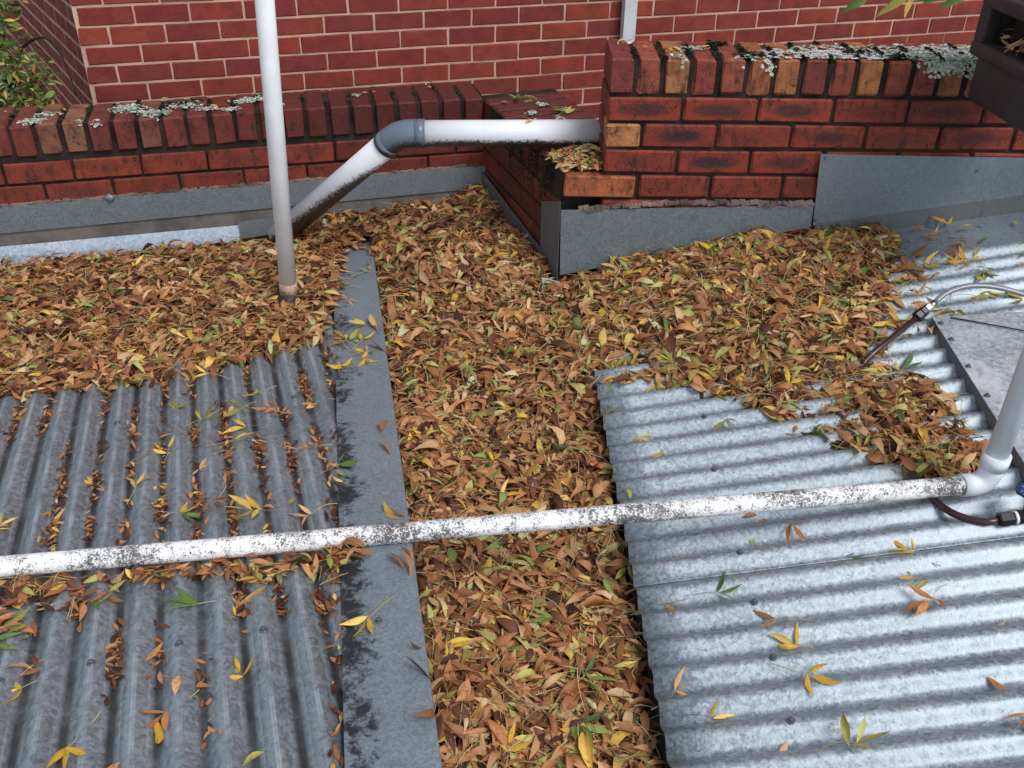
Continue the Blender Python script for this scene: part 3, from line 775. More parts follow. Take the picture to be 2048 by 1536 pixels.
hc = sb + Vector((-.010, .016, .056))
parts = []
for k in range(6):
    a = k * math.pi / 3; c = hc + Vector((math.cos(a) * .019, math.sin(a) * .019, 0)); v, f, _ = tubegeo([c - UP * .005, c + UP * .005], .0085, 8); parts.append((v, f))
v, f, _ = tubegeo([hc - UP * .004, hc + UP * .004], .012, 12); parts.append((v, f))
for k in range(18):
    a = k * math.pi / 9; b = (k + 1) * math.pi / 9; v, f, _ = tubegeo([hc + Vector((math.cos(a) * .023, math.sin(a) * .023, 0)), hc + Vector((math.cos(b) * .023, math.sin(b) * .023, 0))], .0050, 6); parts.append((v, f))
V, F = merge(parts); child('tap_handle', V, F, M['blue'], wl, True)

# ------------------------------------------------------------------ dark trough top right
tg = empty('planter_trough', (1.6, 2.4, -.87)); tag(tg, 'dark plastic planter trough with open side slots, soil and dead leaves at the upper right', 'planter')
FAR = Vector((1.345, 2.9, 0)); TDn = Vector((.124, -.992, 0)); TPn = Vector((-.992, -.124, 0))   # along left face towards viewer, outward
def tq(s, d, zz): p = FAR + TDn * s + TPn * d; return Vector((p.x, p.y, zz))
tgax = (TDn, TPn, UP)
def tbox(name, s0, s1, d0, d1, z0, z1, mat, bev=.012):
    bm = bmesh.new(); bmesh.ops.create_cube(bm, size=1)
    for v in bm.verts: v.co = Vector((v.co.x * (s1 - s0), v.co.y * (d1 - d0), v.co.z * (z1 - z0)))
    bmesh.ops.bevel(bm, geom=bm.edges[:], offset=min(bev, (d1 - d0) * .45, (z1 - z0) * .45), segments=3, affect='EDGES', profile=.5)
    c = tq((s0 + s1) / 2, (d0 + d1) / 2, (z0 + z1) / 2)
    V = [c + TDn * v.co.x + TPn * v.co.y + UP * v.co.z for v in bm.verts]; bm.verts.index_update(); F = [tuple(v.index for v in f.verts) for f in bm.faces]; bm.free()
    return child(name, V, F, mat, tg, True)
tbox('lower_panel', .0, .42, -.27, .0, -.868, -.722, M['trough'], .02)
tbox('rim', -.012, .44, -.035, .022, -.735, -.692, M['trough'], .012)
tbox('rim', -.012, .44, -.03, .020, -.600, -.560, M['trough'], .012)
for s in (-.012, .285, .392): tbox('side_post', s, s + .045, -.034, .018, -.70, -.40, M['trough'], .012)
tbox('end_panel', -.010, .02, -.27, -.03, -.73, -.40, M['trough'], .01)
tbox('back_panel', .0, .42, -.28, -.255, -.73, -.40, M['trough'], .01)
tbox('top_rim', -.014, .44, -.03, .022, -.43, -.385, M['trough'], .012)
tbox('soil_block', .055, .41, -.25, -.045, -.73, -.50, M['soil'], .03)
V, F = boxgeo(tq(.20, -.62, (-.87 - 1.36) / 2), .05, .05, 1.36 - .87 + .06, tgax); child('leg', V, F, M['trough'], tg)
for sl in (.10, .32):
    V, F = boxgeo(tq(sl, -.36, -.886), .03, .55, .03, tgax); child('bracket_arm', V, F, M['trough'], tg)
V, F = boxgeo(tq(.21, -.62, -.886), .25, .03, .03, tgax); child('bracket_arm', V, F, M['trough'], tg)

# ------------------------------------------------------------------ leaves: generators
BROWN = [(182, 120, 68), (164, 104, 56), (192, 132, 80), (146, 90, 48), (174, 112, 62), (188, 140, 90), (130, 78, 42)]
DARKB = [(92, 52, 30), (72, 40, 26), (110, 62, 34)]
TAN = [(206, 164, 114), (196, 152, 100), (212, 174, 128)]
YEL = [(218, 176, 62), (208, 164, 54), (224, 190, 92), (202, 172, 84)]
OLV = [(166, 160, 76), (180, 172, 90), (144, 140, 66), (188, 180, 106)]
GRN = [(96, 126, 58), (114, 142, 68), (70, 98, 50), (134, 154, 80)]
PALE = [(198, 196, 140), (184, 186, 128)]
STALK = [(206, 186, 128), (190, 160, 100), (160, 110, 62), (214, 200, 150)]
PAL = [BROWN, DARKB, TAN, YEL, OLV, GRN, PALE]
PALL = [s2l(np.array(p)) for p in PAL]
def pick_colors(n, w):
    w = np.array(w, float); w /= w.sum(); cls = rng.choice(len(PALL), n, p=w); C = np.zeros((n, 3))
    for i, p in enumerate(PALL):
        m = cls == i
        if m.any(): C[m] = p[rng.integers(0, len(p), m.sum())]
    C = C * .9 + C.mean(1, keepdims=True) * .1
    C *= rng.uniform(.80, 1.16, (n, 1)); return np.clip(C, 0, 1), cls
NS = 6
def leaflets(P, N, az, Ln, Wd, curl, fold, C, tip=None):
    """vectorised lanceolate blades. P base centre, N normal, az azimuth in the tangent plane"""
    n = len(P); t = np.linspace(0, 1, NS)[None, :]
    prof = np.array([.06, .72, 1.0, .86, .48, .03])[None, :]
    N = N / np.linalg.norm(N, axis=1, keepdims=True)
    a0 = np.stack([np.cos(az), np.sin(az), np.zeros(n)], 1); A = a0 - N * (a0 * N).sum(1, keepdims=True); A /= np.linalg.norm(A, axis=1, keepdims=True)
    B = np.cross(N, A)
    side = rng.normal(0, .10, (n, 1)) * Ln[:, None]
    u = (t - .5) * Ln[:, None]; h = curl[:, None] * Ln[:, None] * (.25 - (t - .5) ** 2) * 4 * .25
    sd = side * ((t - .5) ** 2 - .1) * 2
    w = prof * Wd[:, None] * .5; e = np.abs(fold)[:, None] * w; sg = np.sign(fold)[:, None]
    tw = rng.normal(0, .35, (n, 1)) * (t - .5)
    mid = P[:, None, :] + A[:, None, :] * u[..., None] + B[:, None, :] * sd[..., None] + N[:, None, :] * h[..., None]
    lt = mid + B[:, None, :] * (w * np.cos(tw))[..., None] + N[:, None, :] * (e * sg + w * np.sin(tw))[..., None]
    rt = mid - B[:, None, :] * (w * np.cos(tw))[..., None] + N[:, None, :] * (e * sg - w * np.sin(tw))[..., None]
    V = np.stack([lt, mid, rt], 2).reshape(n, NS * 3, 3)
    f = []
    for i in range(NS - 1):
        f += [(i * 3, i * 3 + 1, i * 3 + 4, i * 3 + 3), (i * 3 + 1, i * 3 + 2, i * 3 + 5, i * 3 + 4)]
    f = np.array(f); F = (f[None] + (np.arange(n) * NS * 3)[:, None, None]).reshape(-1, 4)
    CC = np.repeat(C[:, None, :], NS * 3, 1).copy()
    CC[:, 1::3] *= 1.10                                   # pale midrib
    if tip is not None:
        tt = np.repeat(np.linspace(0, 1, NS), 3)[None, :, None]; k = np.clip((tt - .45) / .5, 0, 1) * tip[:, None, None]
        CC = CC * (1 - k) + s2l((120, 66, 34))[None, None] * k
    return V.reshape(-1, 3), F, np.clip(CC.reshape(-1, 3), 0, 1)
def stalks(P, N, az, Ln, bend, C, r=.0010, ns=6):
    n = len(P); N = N / np.linalg.norm(N, axis=1, keepdims=True)
    a0 = np.stack([np.cos(az), np.sin(az), np.zeros(n)], 1); A = a0 - N * (a0 * N).sum(1, keepdims=True); A /= np.linalg.norm(A, axis=1, keepdims=True); B = np.cross(N, A)
    t = np.linspace(0, 1, ns)[None, :]
    arch = rng.uniform(0, .16, (n, 1)) * Ln[:, None] * 4 * t * (1 - t)
    mid = P[:, None, :] + A[:, None] * ((t - .5) * Ln[:, None])[..., None] + B[:, None] * (bend[:, None] * Ln[:, None] * (t * t))[..., None] + N[:, None] * arch[..., None]
    R = []
    for j in range(3):
        th = 2 * math.pi * j / 3; R.append(mid + (B * math.cos(th) + N * math.sin(th))[:, None] * (r * (1 - .4 * t))[..., None])
    V = np.stack(R, 2).reshape(n, ns * 3, 3); f = []
    for i in range(ns - 1):
        for j in range(3): k = (j + 1) % 3; f.append((i * 3 + j, i * 3 + k, i * 3 + 3 + k, i * 3 + 3 + j))
    F = (np.array(f)[None] + (np.arange(n) * ns * 3)[:, None, None]).reshape(-1, 4)
    return V.reshape(-1, 3), F, np.repeat(C[:, None, :], ns * 3, 1).reshape(-1, 3)
def build(name, parts, mats, matidx=None, smooth=True):
    Vs, Fs, Cs, Mi, o = [], [], [], [], 0
    for q, (V, F, C) in enumerate(parts):
        Vs.append(V); Fs.append(F + o); Cs.append(C); Mi.append(np.full(len(F), 0 if matidx is None else matidx[q])); o += len(V)
    V = np.concatenate(Vs); F = np.concatenate(Fs); C = np.concatenate(Cs); Mi = np.concatenate(Mi)
    me = bpy.data.meshes.new(name); me.vertices.add(len(V)); me.vertices.foreach_set('co', V.astype(np.float32).ravel())
    me.loops.add(F.size); me.loops.foreach_set('vertex_index', F.astype(np.int32).ravel())
    me.polygons.add(len(F)); me.polygons.foreach_set('loop_start', np.arange(0, F.size, 4, dtype=np.int32))
    me.polygons.foreach_set('use_smooth', np.full(len(F), smooth)); 
    for m_ in mats: me.materials.append(m_)
    me.polygons.foreach_set('material_index', Mi.astype(np.int32))
    at = me.color_attributes.new('Col', 'FLOAT_COLOR', 'POINT'); at.data.foreach_set('color', np.concatenate([C, np.ones((len(C), 1))], 1).astype(np.float32).ravel())
    me.update(calc_edges=True); me.validate(); return me

# ------------------------------------------------------------------ surfaces in plan
def surf(x, y):
    """top of roofs / capping / gutter bed below a point (numpy)"""
    x = np.asarray(x, float); y = np.asarray(y, float)
    a = LE.x * x + LE.y * y; d = LDh.x * x + LDh.y * y
    zl = LZ0 - TLs * d + profL(a) + .003
    det = GD.x * ED.y - GD.y * ED.x; dx, dy = x - EA.x, y - EA.y
    t = (GD.x * dy - GD.y * dx) / det; s = (dx * ED.y - dy * ED.x) / det
    zr = EA.z + s * GD.z + profR(t) + .003
    cs = cap_s(x, y); zc = LZ0 - TLs * d + .008
    g = np.full_like(x, -1.72)
    z = np.where(s > 0, zr, np.where(cs < 0, zl, np.where(cs < CAPW, zc, g)))
    return np.where((cs > CAPW - .01) & (s < 0), g, z)
def idw(x, y, pts, p=3):
    pts = np.array(pts, float); w = 0; v = 0
    for px, py, pv in pts:
        q = 1 / ((x - px) ** 2 + (y - py) ** 2 + .004) ** (p / 2); w = w + q; v = v + q * pv
    return v / w
def inpoly(x, y, poly):
    c = np.zeros(np.shape(x), bool); j = len(poly) - 1
    for i in range(len(poly)):
        xi, yi = poly[i]; xj, yj = poly[j]
        with np.errstate(divide='ignore', invalid='ignore'):
            c ^= ((yi > y) != (yj > y)) & (x < (xj - xi) * (y - yi) / (yj - yi + 1e-12) + xi)
        j = i
    return c
G0 = .012
gx = np.arange(-2.6, 1.75, G0); gy = np.arange(.35, 3.95, G0); X, Y = np.meshgrid(gx, gy)
bumps = np.zeros_like(X)
for k in range(60):
    fx, fy = rng.normal(0, 14, 2); bumps += np.sin(X * fx + Y * fy + rng.uniform(0, 6.28)) * .0016
capR = lambda y: capA.x + (capd.x / capd.y) * (y - capA.y) + CAPW / capn.x
polyF = [(-2.6, 3.10), (-1.94, 3.24), (-1.06, 3.46), (-.70, 3.60), (-.40, 3.68), (-.10, 3.745), (-.02, 3.47), (.12, 3.08), (-.10, 3.0), (-.30, 3.05), (-.50, 3.25), (-.53, 3.42), (-.655, 3.38), (-.635, 3.1), (-.605, 2.9), (-.60, 2.70), (-.61, 2.52), (-.70, 2.48), (-.78, 2.43), (-.90, 2.335), (-1.03, 2.29), (-1.26, 2.25), (-1.42, 2.20), (-2.6, 1.95)]
polyG = [(capR(.3) + .004, .3), (capR(3.25) + .004, 3.25), (-.55, 3.45), (-.14, 3.75), (.145, 3.02), (EA.x - .04, 3.02), (EA.x + .02, 2.282), (EA.x + .09, .3)]
polyR = [(.12, 3.015), (1.24, 3.02), (1.30, 2.93), (1.20, 2.79), (1.13, 2.55), (1.06, 2.32), (1.14, 2.14), (1.155, 1.95), (1.17, 1.79), (1.0, 1.80), (.90, 1.92), (.81, 2.0), (.69, 2.17), (.58, 2.28), (.37, 2.41), (.24, 2.39), (.05, 2.4)]
FT = [(-.756, 2.869, .0), (-.74, 2.82, .006), (-.72, 2.87, .008), (-.79, 2.83, .01), (-1.95, 3.26, -.012), (-2.5, 3.1, -.012), (-1.1, 3.47, -.002), (-1.5, 3.3, .0), (-.67, 3.58, .058), (-.4, 3.63, .09), (-.12, 3.72, .12), (-.02, 3.4, .055), (.1, 3.1, .045), (-1.8, 2.9, .05), (-1.2, 2.9, .055), (-.8, 3.1, .05), (-.8, 2.75, .038), (-.60, 3.1, .015), (-.3, 3.15, .06), (-1.41, 2.22, .0), (-1.03, 2.31, .0), (-.9, 2.36, .0), (-.7, 2.5, .0), (-.58, 2.6, .004), (-2.2, 2.1, .0), (-1.3, 2.55, .04), (-1.0, 2.6, .04), (-.56, 2.9, .008)]
GZ = [(-.02, .5, -1.60), (.33, .5, -1.655), (-.09, 1.2, -1.585), (.28, 1.2, -1.66), (.1, 1.2, -1.63), (-.17, 1.7, -1.59), (.26, 1.7, -1.655), (.05, 1.7, -1.62), (-.3, 2.2, -1.60), (.22, 2.2, -1.645), (0, 2.2, -1.61), (-.40, 2.6, -1.595), (.15, 2.6, -1.60), (-.1, 2.6, -1.59), (.2, 2.85, -1.575), (-.45, 3.0, -1.606), (0, 3.0, -1.58), (-.50, 3.2, -1.612), (-.44, 2.85, -1.60), (-.12, 3.7, -1.515), (.12, 3.02, -1.56), (-.2, 3.4, -1.57)]
RT = [(.16, 3.0, .075), (.47, 3.0, .12), (.8, 3.0, .122), (1.05, 3.0, .12), (1.22, 3.0, .10), (1.1, 2.88, .075), (.95, 2.88, .085), (.3, 2.75, .055), (.55, 2.7, .06), (.9, 2.7, .06), (1.08, 2.75, .03), (.5, 2.5, .028), (.24, 2.43, .002), (.38, 2.42, .0), (.62, 2.28, .004), (.82, 2.03, .006), (1.0, 1.85, .01), (1.1, 1.85, .015), (.95, 2.35, .04), (1.0, 2.1, .03), (1.1, 2.3, .0), (.75, 2.45, .045), (1.12, 2.5, .0), (1.28, 2.93, .0), (.2, 2.6, .02), (1.27, 2.99, .03), (1.21, 2.82, .0), (1.15, 2.65, .0), (1.17, 2.74, .004), (1.12, 2.45, .0), (1.14, 2.05, .004), (1.15, 1.95, .004)]
mF, mG, mR = inpoly(X, Y, polyF), inpoly(X, Y, polyG), inpoly(X, Y, polyR)
dL = LDh.x * X + LDh.y * Y
zF = LZ0 - TLs * dL - .006 + idw(X, Y, FT)
zG = idw(X, Y, GZ, 4)
tt_, ss_ = None, None
det = GD.x * ED.y - GD.y * ED.x; ss_ = ((X - EA.x) * ED.y - (Y - EA.y) * ED.x) / det
zRr = EA.z + ss_ * GD.z + .006 + idw(X, Y, RT)
ZL = np.full_like(X, -9.0)
ZL = np.where(mF, np.maximum(ZL, zF), ZL); ZL = np.where(mG, np.maximum(ZL, zG), ZL); ZL = np.where(mR & (ss_ > -.03), np.maximum(ZL, zRr), ZL)
ZL = np.where(ZL > -8, ZL + bumps, ZL)
mask = ZL > -8
# soften the steps between the three surfaces
for it in range(6):
    a = np.where(mask, ZL, 0); w = mask.astype(float); s = a * 2; q = w * 2
    for ax, sh in ((0, 1), (0, -1), (1, 1), (1, -1)): s += np.roll(a, sh, ax); q += np.roll(w, sh, ax)
    ZL = np.where(mask, s / np.maximum(q, 1), ZL)
keepout = ((ss_ > -.004) & (Y < 2.34)) & ~mR
ZF = np.where(mask, ZL, surf(X, Y))
dZy, dZx = np.gradient(ZF, G0)
def look(Z, x, y):
    i = np.clip(((y - gy[0]) / G0).astype(int), 0, len(gy) - 2); j = np.clip(((x - gx[0]) / G0).astype(int), 0, len(gx) - 2)
    fx = np.clip((x - gx[j]) / G0, 0, 1); fy = np.clip((y - gy[i]) / G0, 0, 1)
    return Z[i, j] * (1 - fx) * (1 - fy) + Z[i, j + 1] * fx * (1 - fy) + Z[i + 1, j] * (1 - fx) * fy + Z[i + 1, j + 1] * fx * fy
def bedmesh(sel, drop=.034):
    idx = -np.ones(X.shape, int); ii, jj = np.nonzero(sel); idx[ii, jj] = np.arange(len(ii))
    V = np.stack([X[ii, jj], Y[ii, jj], np.maximum(ZL[ii, jj] - drop, -1.79)], 1)
    a, b, c, d = idx[:-1, :-1], idx[:-1, 1:], idx[1:, 1:], idx[1:, :-1]; ok = (a >= 0) & (b >= 0) & (c >= 0) & (d >= 0)
    F = np.stack([a[ok], b[ok], c[ok], d[ok]], 1); return V, F, np.tile(s2l((70, 42, 26)), (len(V), 1))

def litter(name, label, sel, density, weights, stalk_density, jit=.02, below=.030, yl=None, sizes=(.036, .074), thr=None):
    ii, jj = np.nonzero(sel); area = len(ii) * G0 * G0; n = int(area * density)
    k = rng.integers(0, len(ii), n); x = X[ii[k], jj[k]] + rng.uniform(-.5, .5, n) * G0 + rng.normal(0, jit, n) * (rng.random(n) < .35)
    y = Y[ii[k], jj[k]] + rng.uniform(-.5, .5, n) * G0 + rng.normal(0, jit, n) * (rng.random(n) < .35)
    zs = look(ZF, x, y); inm = look(mask.astype(float), x, y) > .5
    # stay off walls
    ok = rn_side(x, y) & ((x + .752) ** 2 + (y - 2.858) ** 2 > .042 ** 2) & ~((look(ss_, x, y) > -.01) & (y < 2.36) & ~inpoly(x, y, polyR)); x, y, zs, inm = x[ok], y[ok], zs[ok], inm[ok]; n = len(x)
    depth = np.where(inm, -below * rng.random(n) ** 1.3 + .009, .006 + .004 * rng.random(n))
    N = np.stack([-look(dZx, x, y), -look(dZy, x, y), np.ones(n)], 1); N[:, :2] = np.clip(N[:, :2], -1.2, 1.2)
    N += rng.normal(0, .42, (n, 3)) * np.array([1, 1, 0]) * np.where(inm, 1.1, .5)[:, None]
    C, cls = pick_colors(n, weights)
    dark = np.clip(1 + depth / below * .25, .6, 1); C *= dark[:, None] ** 0 
    Ln = np.clip(rng.normal(.056, .015, n), .022, .094); Wd = Ln * np.clip(rng.normal(.275, .06, n), .14, .44)
    tip = np.where((cls == 3) | (cls == 4), (rng.random(n) < .4) * rng.uniform(.3, .9, n), 0)
    pts = np.stack([x, y, zs + depth], 1)
    parts = [leaflets(pts, N, rng.uniform(0, 6.28, n), Ln, Wd, np.where(rng.random(n) < .15, rng.normal(.9, .4, n), rng.normal(.12, .42, n)), rng.normal(0, .5, n), C, tip)]; mi = [0]
    m = int(area * stalk_density)
    if m:
        k = rng.integers(0, n, m); P = pts[k]; P = np.stack([P[:, 0], P[:, 1], look(ZF, P[:, 0], P[:, 1]) + rng.uniform(.006, .016, m)], 1); C2 = s2l(np.array(STALK))[rng.integers(0, len(STALK), m)]
        parts.append(stalks(P, N[k], rng.uniform(0, 6.28, m), rng.uniform(.04, .11, m), rng.normal(0, .4, m), C2, .0011)); mi.append(0)
    parts.append(bedmesh(sel)); mi.append(1)
    me = build(name, parts, [M['leaf'], M['bed']], mi); o = link(name, me); tag(o, label, 'leaf litter', None, 'stuff'); return o
def rn_side(x, y):
    """true where a point is on the roof side of the parapets"""
    l = (x - Lp.x) * LN.x + (y - Lp.y) * LN.y > .012
    r = ~((x > .12) & ((x - Rp.x) * RNv.x + (y - Rp.y) * RNv.y < .012))
    t = ((x - RA.x) * TN.x + (y - RA.y) * TN.y > .012) | (y < 3.03)
    return l & r & t
selG = mask & mG & ~(mR & (ss_ > .0)); selR = mask & mR & ~selG; selF = mask & mF & ~selG & ~selR
litter('leaf_litter', 'deep bed of brown and yellow fallen leaves filling the gutter between the roofs', selG, 11500, [62, 19, 8, 5, 8, 2.6, 1.5], 950)
litter('leaf_litter', 'heap of orange brown fallen leaves against the flashing of the right parapet', selR, 11500, [54, 14, 10, 10, 10, 3.2, 2], 1250, .045)
litter('leaf_litter', 'drift of brown fallen leaves on the left roof below the lichen parapet', selF, 11000, [62, 19, 8, 5, 7, 2.4, 1], 800, .024)

# leaves caught under the long pipe and seed debris in the grooves of the left roof
def strewn(name, label, pts, spread, per, weights, sizes, lift=.006, tilt=.25, along=None, stalk=.15):
    Ps = []
    for (px, py), sp, k in zip(pts, spread, per):
        k = max(1, int(k)); a = rng.normal(0, sp[0], k); b = rng.normal(0, sp[1], k)
        Ps.append(np.stack([px + LE.x * a + LDh.x * b, py + LE.y * a + LDh.y * b, rng.uniform(0, 1, k) * lift], 1))
    P = np.concatenate(Ps); n = len(P); P[:, 2] += surf(P[:, 0], P[:, 1]) + .002
    N = np.tile(np.array([nLv.x, nLv.y, nLv.z]), (n, 1)) + rng.normal(0, tilt, (n, 3)) * np.array([1, 1, 0])
    C, cls = pick_colors(n, weights); az = rng.uniform(0, 6.28, n)
    if along: az = np.arctan2(LDh.y, LDh.x) + rng.normal(0, along, n)
    Ln = rng.uniform(*sizes, n)
    parts = [leaflets(P, N, az, Ln, Ln * rng.uniform(.24, .38, n), rng.normal(.1, .3, n), rng.normal(.2, .4, n), C)]
    m = int(n * stalk)
    if m: parts.append(stalks(P[:m] + np.array([0, 0, .004]), N[:m], rng.uniform(0, 6.28, m), rng.uniform(.03, .08, m), rng.normal(0, .4, m), s2l(np.array(STALK))[rng.integers(0, 4, m)]))
    o = link(name, build(name, parts, [M['leaf']])); tag(o, label, 'leaf litter', None, 'stuff'); return o
dam = []; dsp = []; dn = []
for i in range(95):
    u = rnd.random(); x = -1.35 + u * 1.05; yb = 1.236 + (x + 2.2) * .1467
    wdt = .15 * (1 - u) ** .8 + .035 if u < .55 else (.02 if u < .72 else .055)
    dam.append((x, yb - .025 - abs(rnd.gauss(0, wdt * .5)))); dsp.append((.015, .012)); dn.append(9 if u < .45 else (3 if u < .72 else 6))
strewn('leaf_litter', 'band of brown leaves caught along the near side of the mouldy pipe on the left roof', dam, dsp, dn, [64, 12, 8, 6, 7, 3, 0], (.03, .055), .022, .35)
fur, fsp, fn = [], [], []
for i in range(-26, 6):
    a = LOFF + (i + .5) * .076
    for k in range(4):
        d = rnd.choice((rnd.uniform(1.15, 2.55), rnd.uniform(1.75, 2.45)))
        x, y = LE.x * a + LDh.x * d, LE.y * a + LDh.y * d
        if cap_s(x, y) > -.03 or x < -1.7: continue
        if rnd.random() < .9: fur.append((x, y)); ls = rnd.uniform(.02, .10); fsp.append((.007, ls)); fn.append(int(ls * rnd.uniform(250, 520)))
for x, y, c in ((-1.272, 2.124, 10), (-1.046, 1.962, 12), (-.816, 2.007, 34), (-.80, 2.09, 18), (-.725, 1.979, 34), (-.72, 1.90, 16), (-.623, 1.904, 18), (-.478, 1.998, 22), (-.45, 1.93, 14), (-.789, 1.671, 44), (-.919, 1.842, 14), (-1.052, 1.737, 14), (-.913, 1.579, 16), (-.729, 1.22, 18), (-.846, 1.348, 30), (-.532, 1.358, 30), (-.452, 1.357, 26), (-.363, 1.355, 34), (-.702, 1.169, 24), (-.62, 2.1, 16), (-.54, 2.2, 20)):
    a = LE.x * x + LE.y * y; a = LOFF + (math.floor((a - LOFF) / .076) + .5) * .076; d = LDh.x * x + LDh.y * y
    fur.append((LE.x * a + LDh.x * d, LE.y * a + LDh.y * d)); fsp.append((.007, .035)); fn.append(c)
strewn('leaf_litter', 'clumps of dark brown winged seeds lodged in the grooves of the left roof', fur, fsp, fn, [50, 46, 4, 3, 1, 0, 0], (.014, .030), .010, .3, .9, .03)
# line of leaves against the capping's left edge
edge, esp, en = [], [], []
for k in range(26):
    t = rnd.uniform(-.5, 1.35); p = cp(-.012, t); edge.append((p.x, p.y)); esp.append((.006, .03)); en.append(rnd.randrange(2, 9))
strewn('leaf_litter', 'thin line of brown leaf scraps along the left edge of the grey capping', edge, esp, en, [52, 40, 4, 4, 2, 1, 0], (.016, .032), .008, .3, .5, .05)
# ledge heap beside the tall parapet's end
n = 420; x = rng.uniform(.12, .285, n); y = rng.uniform(3.06, 3.215, n)
hh = .05 * np.exp(-(((x - .25) / .085) ** 2 + ((y - 3.15) / .075) ** 2)); okl = ((x - RA.x) * TN.x + (y - RA.y) * TN.y < -.01)
P = np.stack([x, y, -1.166 + hh * rng.random(n) ** .5 + .003], 1)[okl]; n = len(P)
C, cls = pick_colors(n, [40, 2, 24, 14, 14, 2, 6])
me = build('leaf_litter', [leaflets(P, np.tile([0., -.25, 1.], (n, 1)) + rng.normal(0, .3, (n, 3)) * np.array([1, 1, 0]), rng.uniform(0, 6.28, n), rng.uniform(.028, .055, n), rng.uniform(.009, .016, n), rng.normal(.1, .3, n), rng.normal(0, .4, n), C)], [M['leaf']])
tag(link('leaf_litter', me), 'small pile of tan leaves on the brick ledge below the thick white pipe', 'leaf litter', None, 'stuff')
# dead leaves caught in the planter's slot
n = 26; P = np.array([tuple(tq(rnd.uniform(.05, .28), rnd.uniform(-.07, .015), -.688 + rnd.uniform(0, .035))) for _ in range(n)])
C, cls = pick_colors(n, [60, 10, 10, 16, 6, 0, 0])
me = build('leaf_litter', [leaflets(P, np.tile([-.6, -.2, 1.], (n, 1)) + rng.normal(0, .4, (n, 3)), rng.uniform(0, 6.28, n), rng.uniform(.03, .06, n), rng.uniform(.009, .016, n), rng.normal(.2, .4, n), rng.normal(0, .4, n), C)], [M['leaf']])
tag(link('leaf_litter', me), 'dead leaves caught in the side slot of the dark planter trough', 'leaf litter', None, 'stuff')

# ------------------------------------------------------------------ single fallen leaves
# mesh variants: a leaflet (tip to +X, base at origin) and a stalk, coloured per class
CLS = {'yellow': YEL, 'green': GRN, 'olive': OLV, 'brown': BROWN, 'tan': TAN}
LV = {}
def leaf_variants(cname, kinds=5):
    if cname in LV: return LV[cname]
    out = []
    for k in range(kinds):
        c = s2l(np.array(CLS[cname][rnd.randrange(len(CLS[cname]))]))[None] * rnd.uniform(.9, 1.12)
        L = 1.0
        V, F, C = leaflets(np.array([[.5, 0, 0]]), np.array([[0., 0, 1]]), np.array([0.]), np.array([L]), np.array([rnd.uniform(.24, .36)]), np.array([rnd.uniform(-.25, .5)]), np.array([rnd.uniform(-.5, .6)]), c, np.array([rnd.choice([0, 0, .5, .9]) if cname in ('yellow', 'olive') else 0.]))
        out.append(build('leaflet', [(V, F, C)], [M['leafbig']]))
    LV[cname] = out; return out
SV = []
for k in range(6):
    c = s2l(np.array(STALK))[[k % 4]]
    V, F, C = stalks(np.array([[-.5, 0, 0]]), np.array([[0., 0, 1]]), np.array([0.]), np.array([1.0]), np.array([rnd.uniform(-.4, .4)]), c, .016, 7)
    V[:, 1] -= V[-3:, 1].mean(); V[:, 2] -= V[-3:, 2].mean() - 0.0
    SV.append(build('stalk', [(V, F, C)], [M['leaf']]))
def frame(n, az):
    n = Vector(n).normalized(); a = Vector((math.cos(az), math.sin(az), 0)); a = (a - n * a.dot(n)).normalized(); b = n.cross(a)
    return Matrix(((a.x, b.x, n.x, 0), (a.y, b.y, n.y, 0), (a.z, b.z, n.z, 0), (0, 0, 0, 1)))
def compound(x, y, z, n, az, size, cname, label, group, nl=4):
    s0 = size * rnd.uniform(1.0, 1.6)
    root = link('fallen_leaf', SV[rnd.randrange(len(SV))], None, None, Matrix.Translation((x, y, z)) @ frame(n, az) @ Matrix.Scale(s0, 4))
    tag(root, label, 'leaf', group)
    angs = {2: ((-14, 0), (38, .10)), 3: ((2, 0), (-46, .12), (44, .14)), 4: ((-12, 0), (24, .02), (-58, .2), (56, .22)), 5: ((0, 0), (-40, .10), (42, .12), (-62, .36), (60, .38))}[nl]
    for a, back in angs:
        sc = size * rnd.uniform(.7, 1.2) / s0
        me = rnd.choice(leaf_variants(cname))
        mw = Matrix.Translation((-back, 0, .02)) @ Matrix.Rotation(RAD(a + rnd.uniform(-16, 16)), 4, 'Z') @ Matrix.Rotation(RAD(rnd.uniform(-22, 9)), 4, 'Y') @ Matrix.Rotation(RAD(rnd.uniform(-45, 45)), 4, 'X') @ Matrix.Diagonal((sc, sc * rnd.uniform(.55, .9), sc, 1))
        link('leaflet', me, None, root, mw)
    return root
def single(x, y, z, n, az, size, cname, label, group):
    o = link('fallen_leaflet', rnd.choice(leaf_variants(cname)), None, None, Matrix.Translation((x, y, z)) @ frame(n, az) @ Matrix.Rotation(RAD(rnd.uniform(-12, 12)), 4, 'X') @ Matrix.Scale(size, 4))
    return tag(o, label, 'leaf', group)
def zs1(x, y): return float(surf(np.array([x]), np.array([y]))[0])
def zl1(x, y): return float(look(ZF, np.array([x]), np.array([y]))[0])
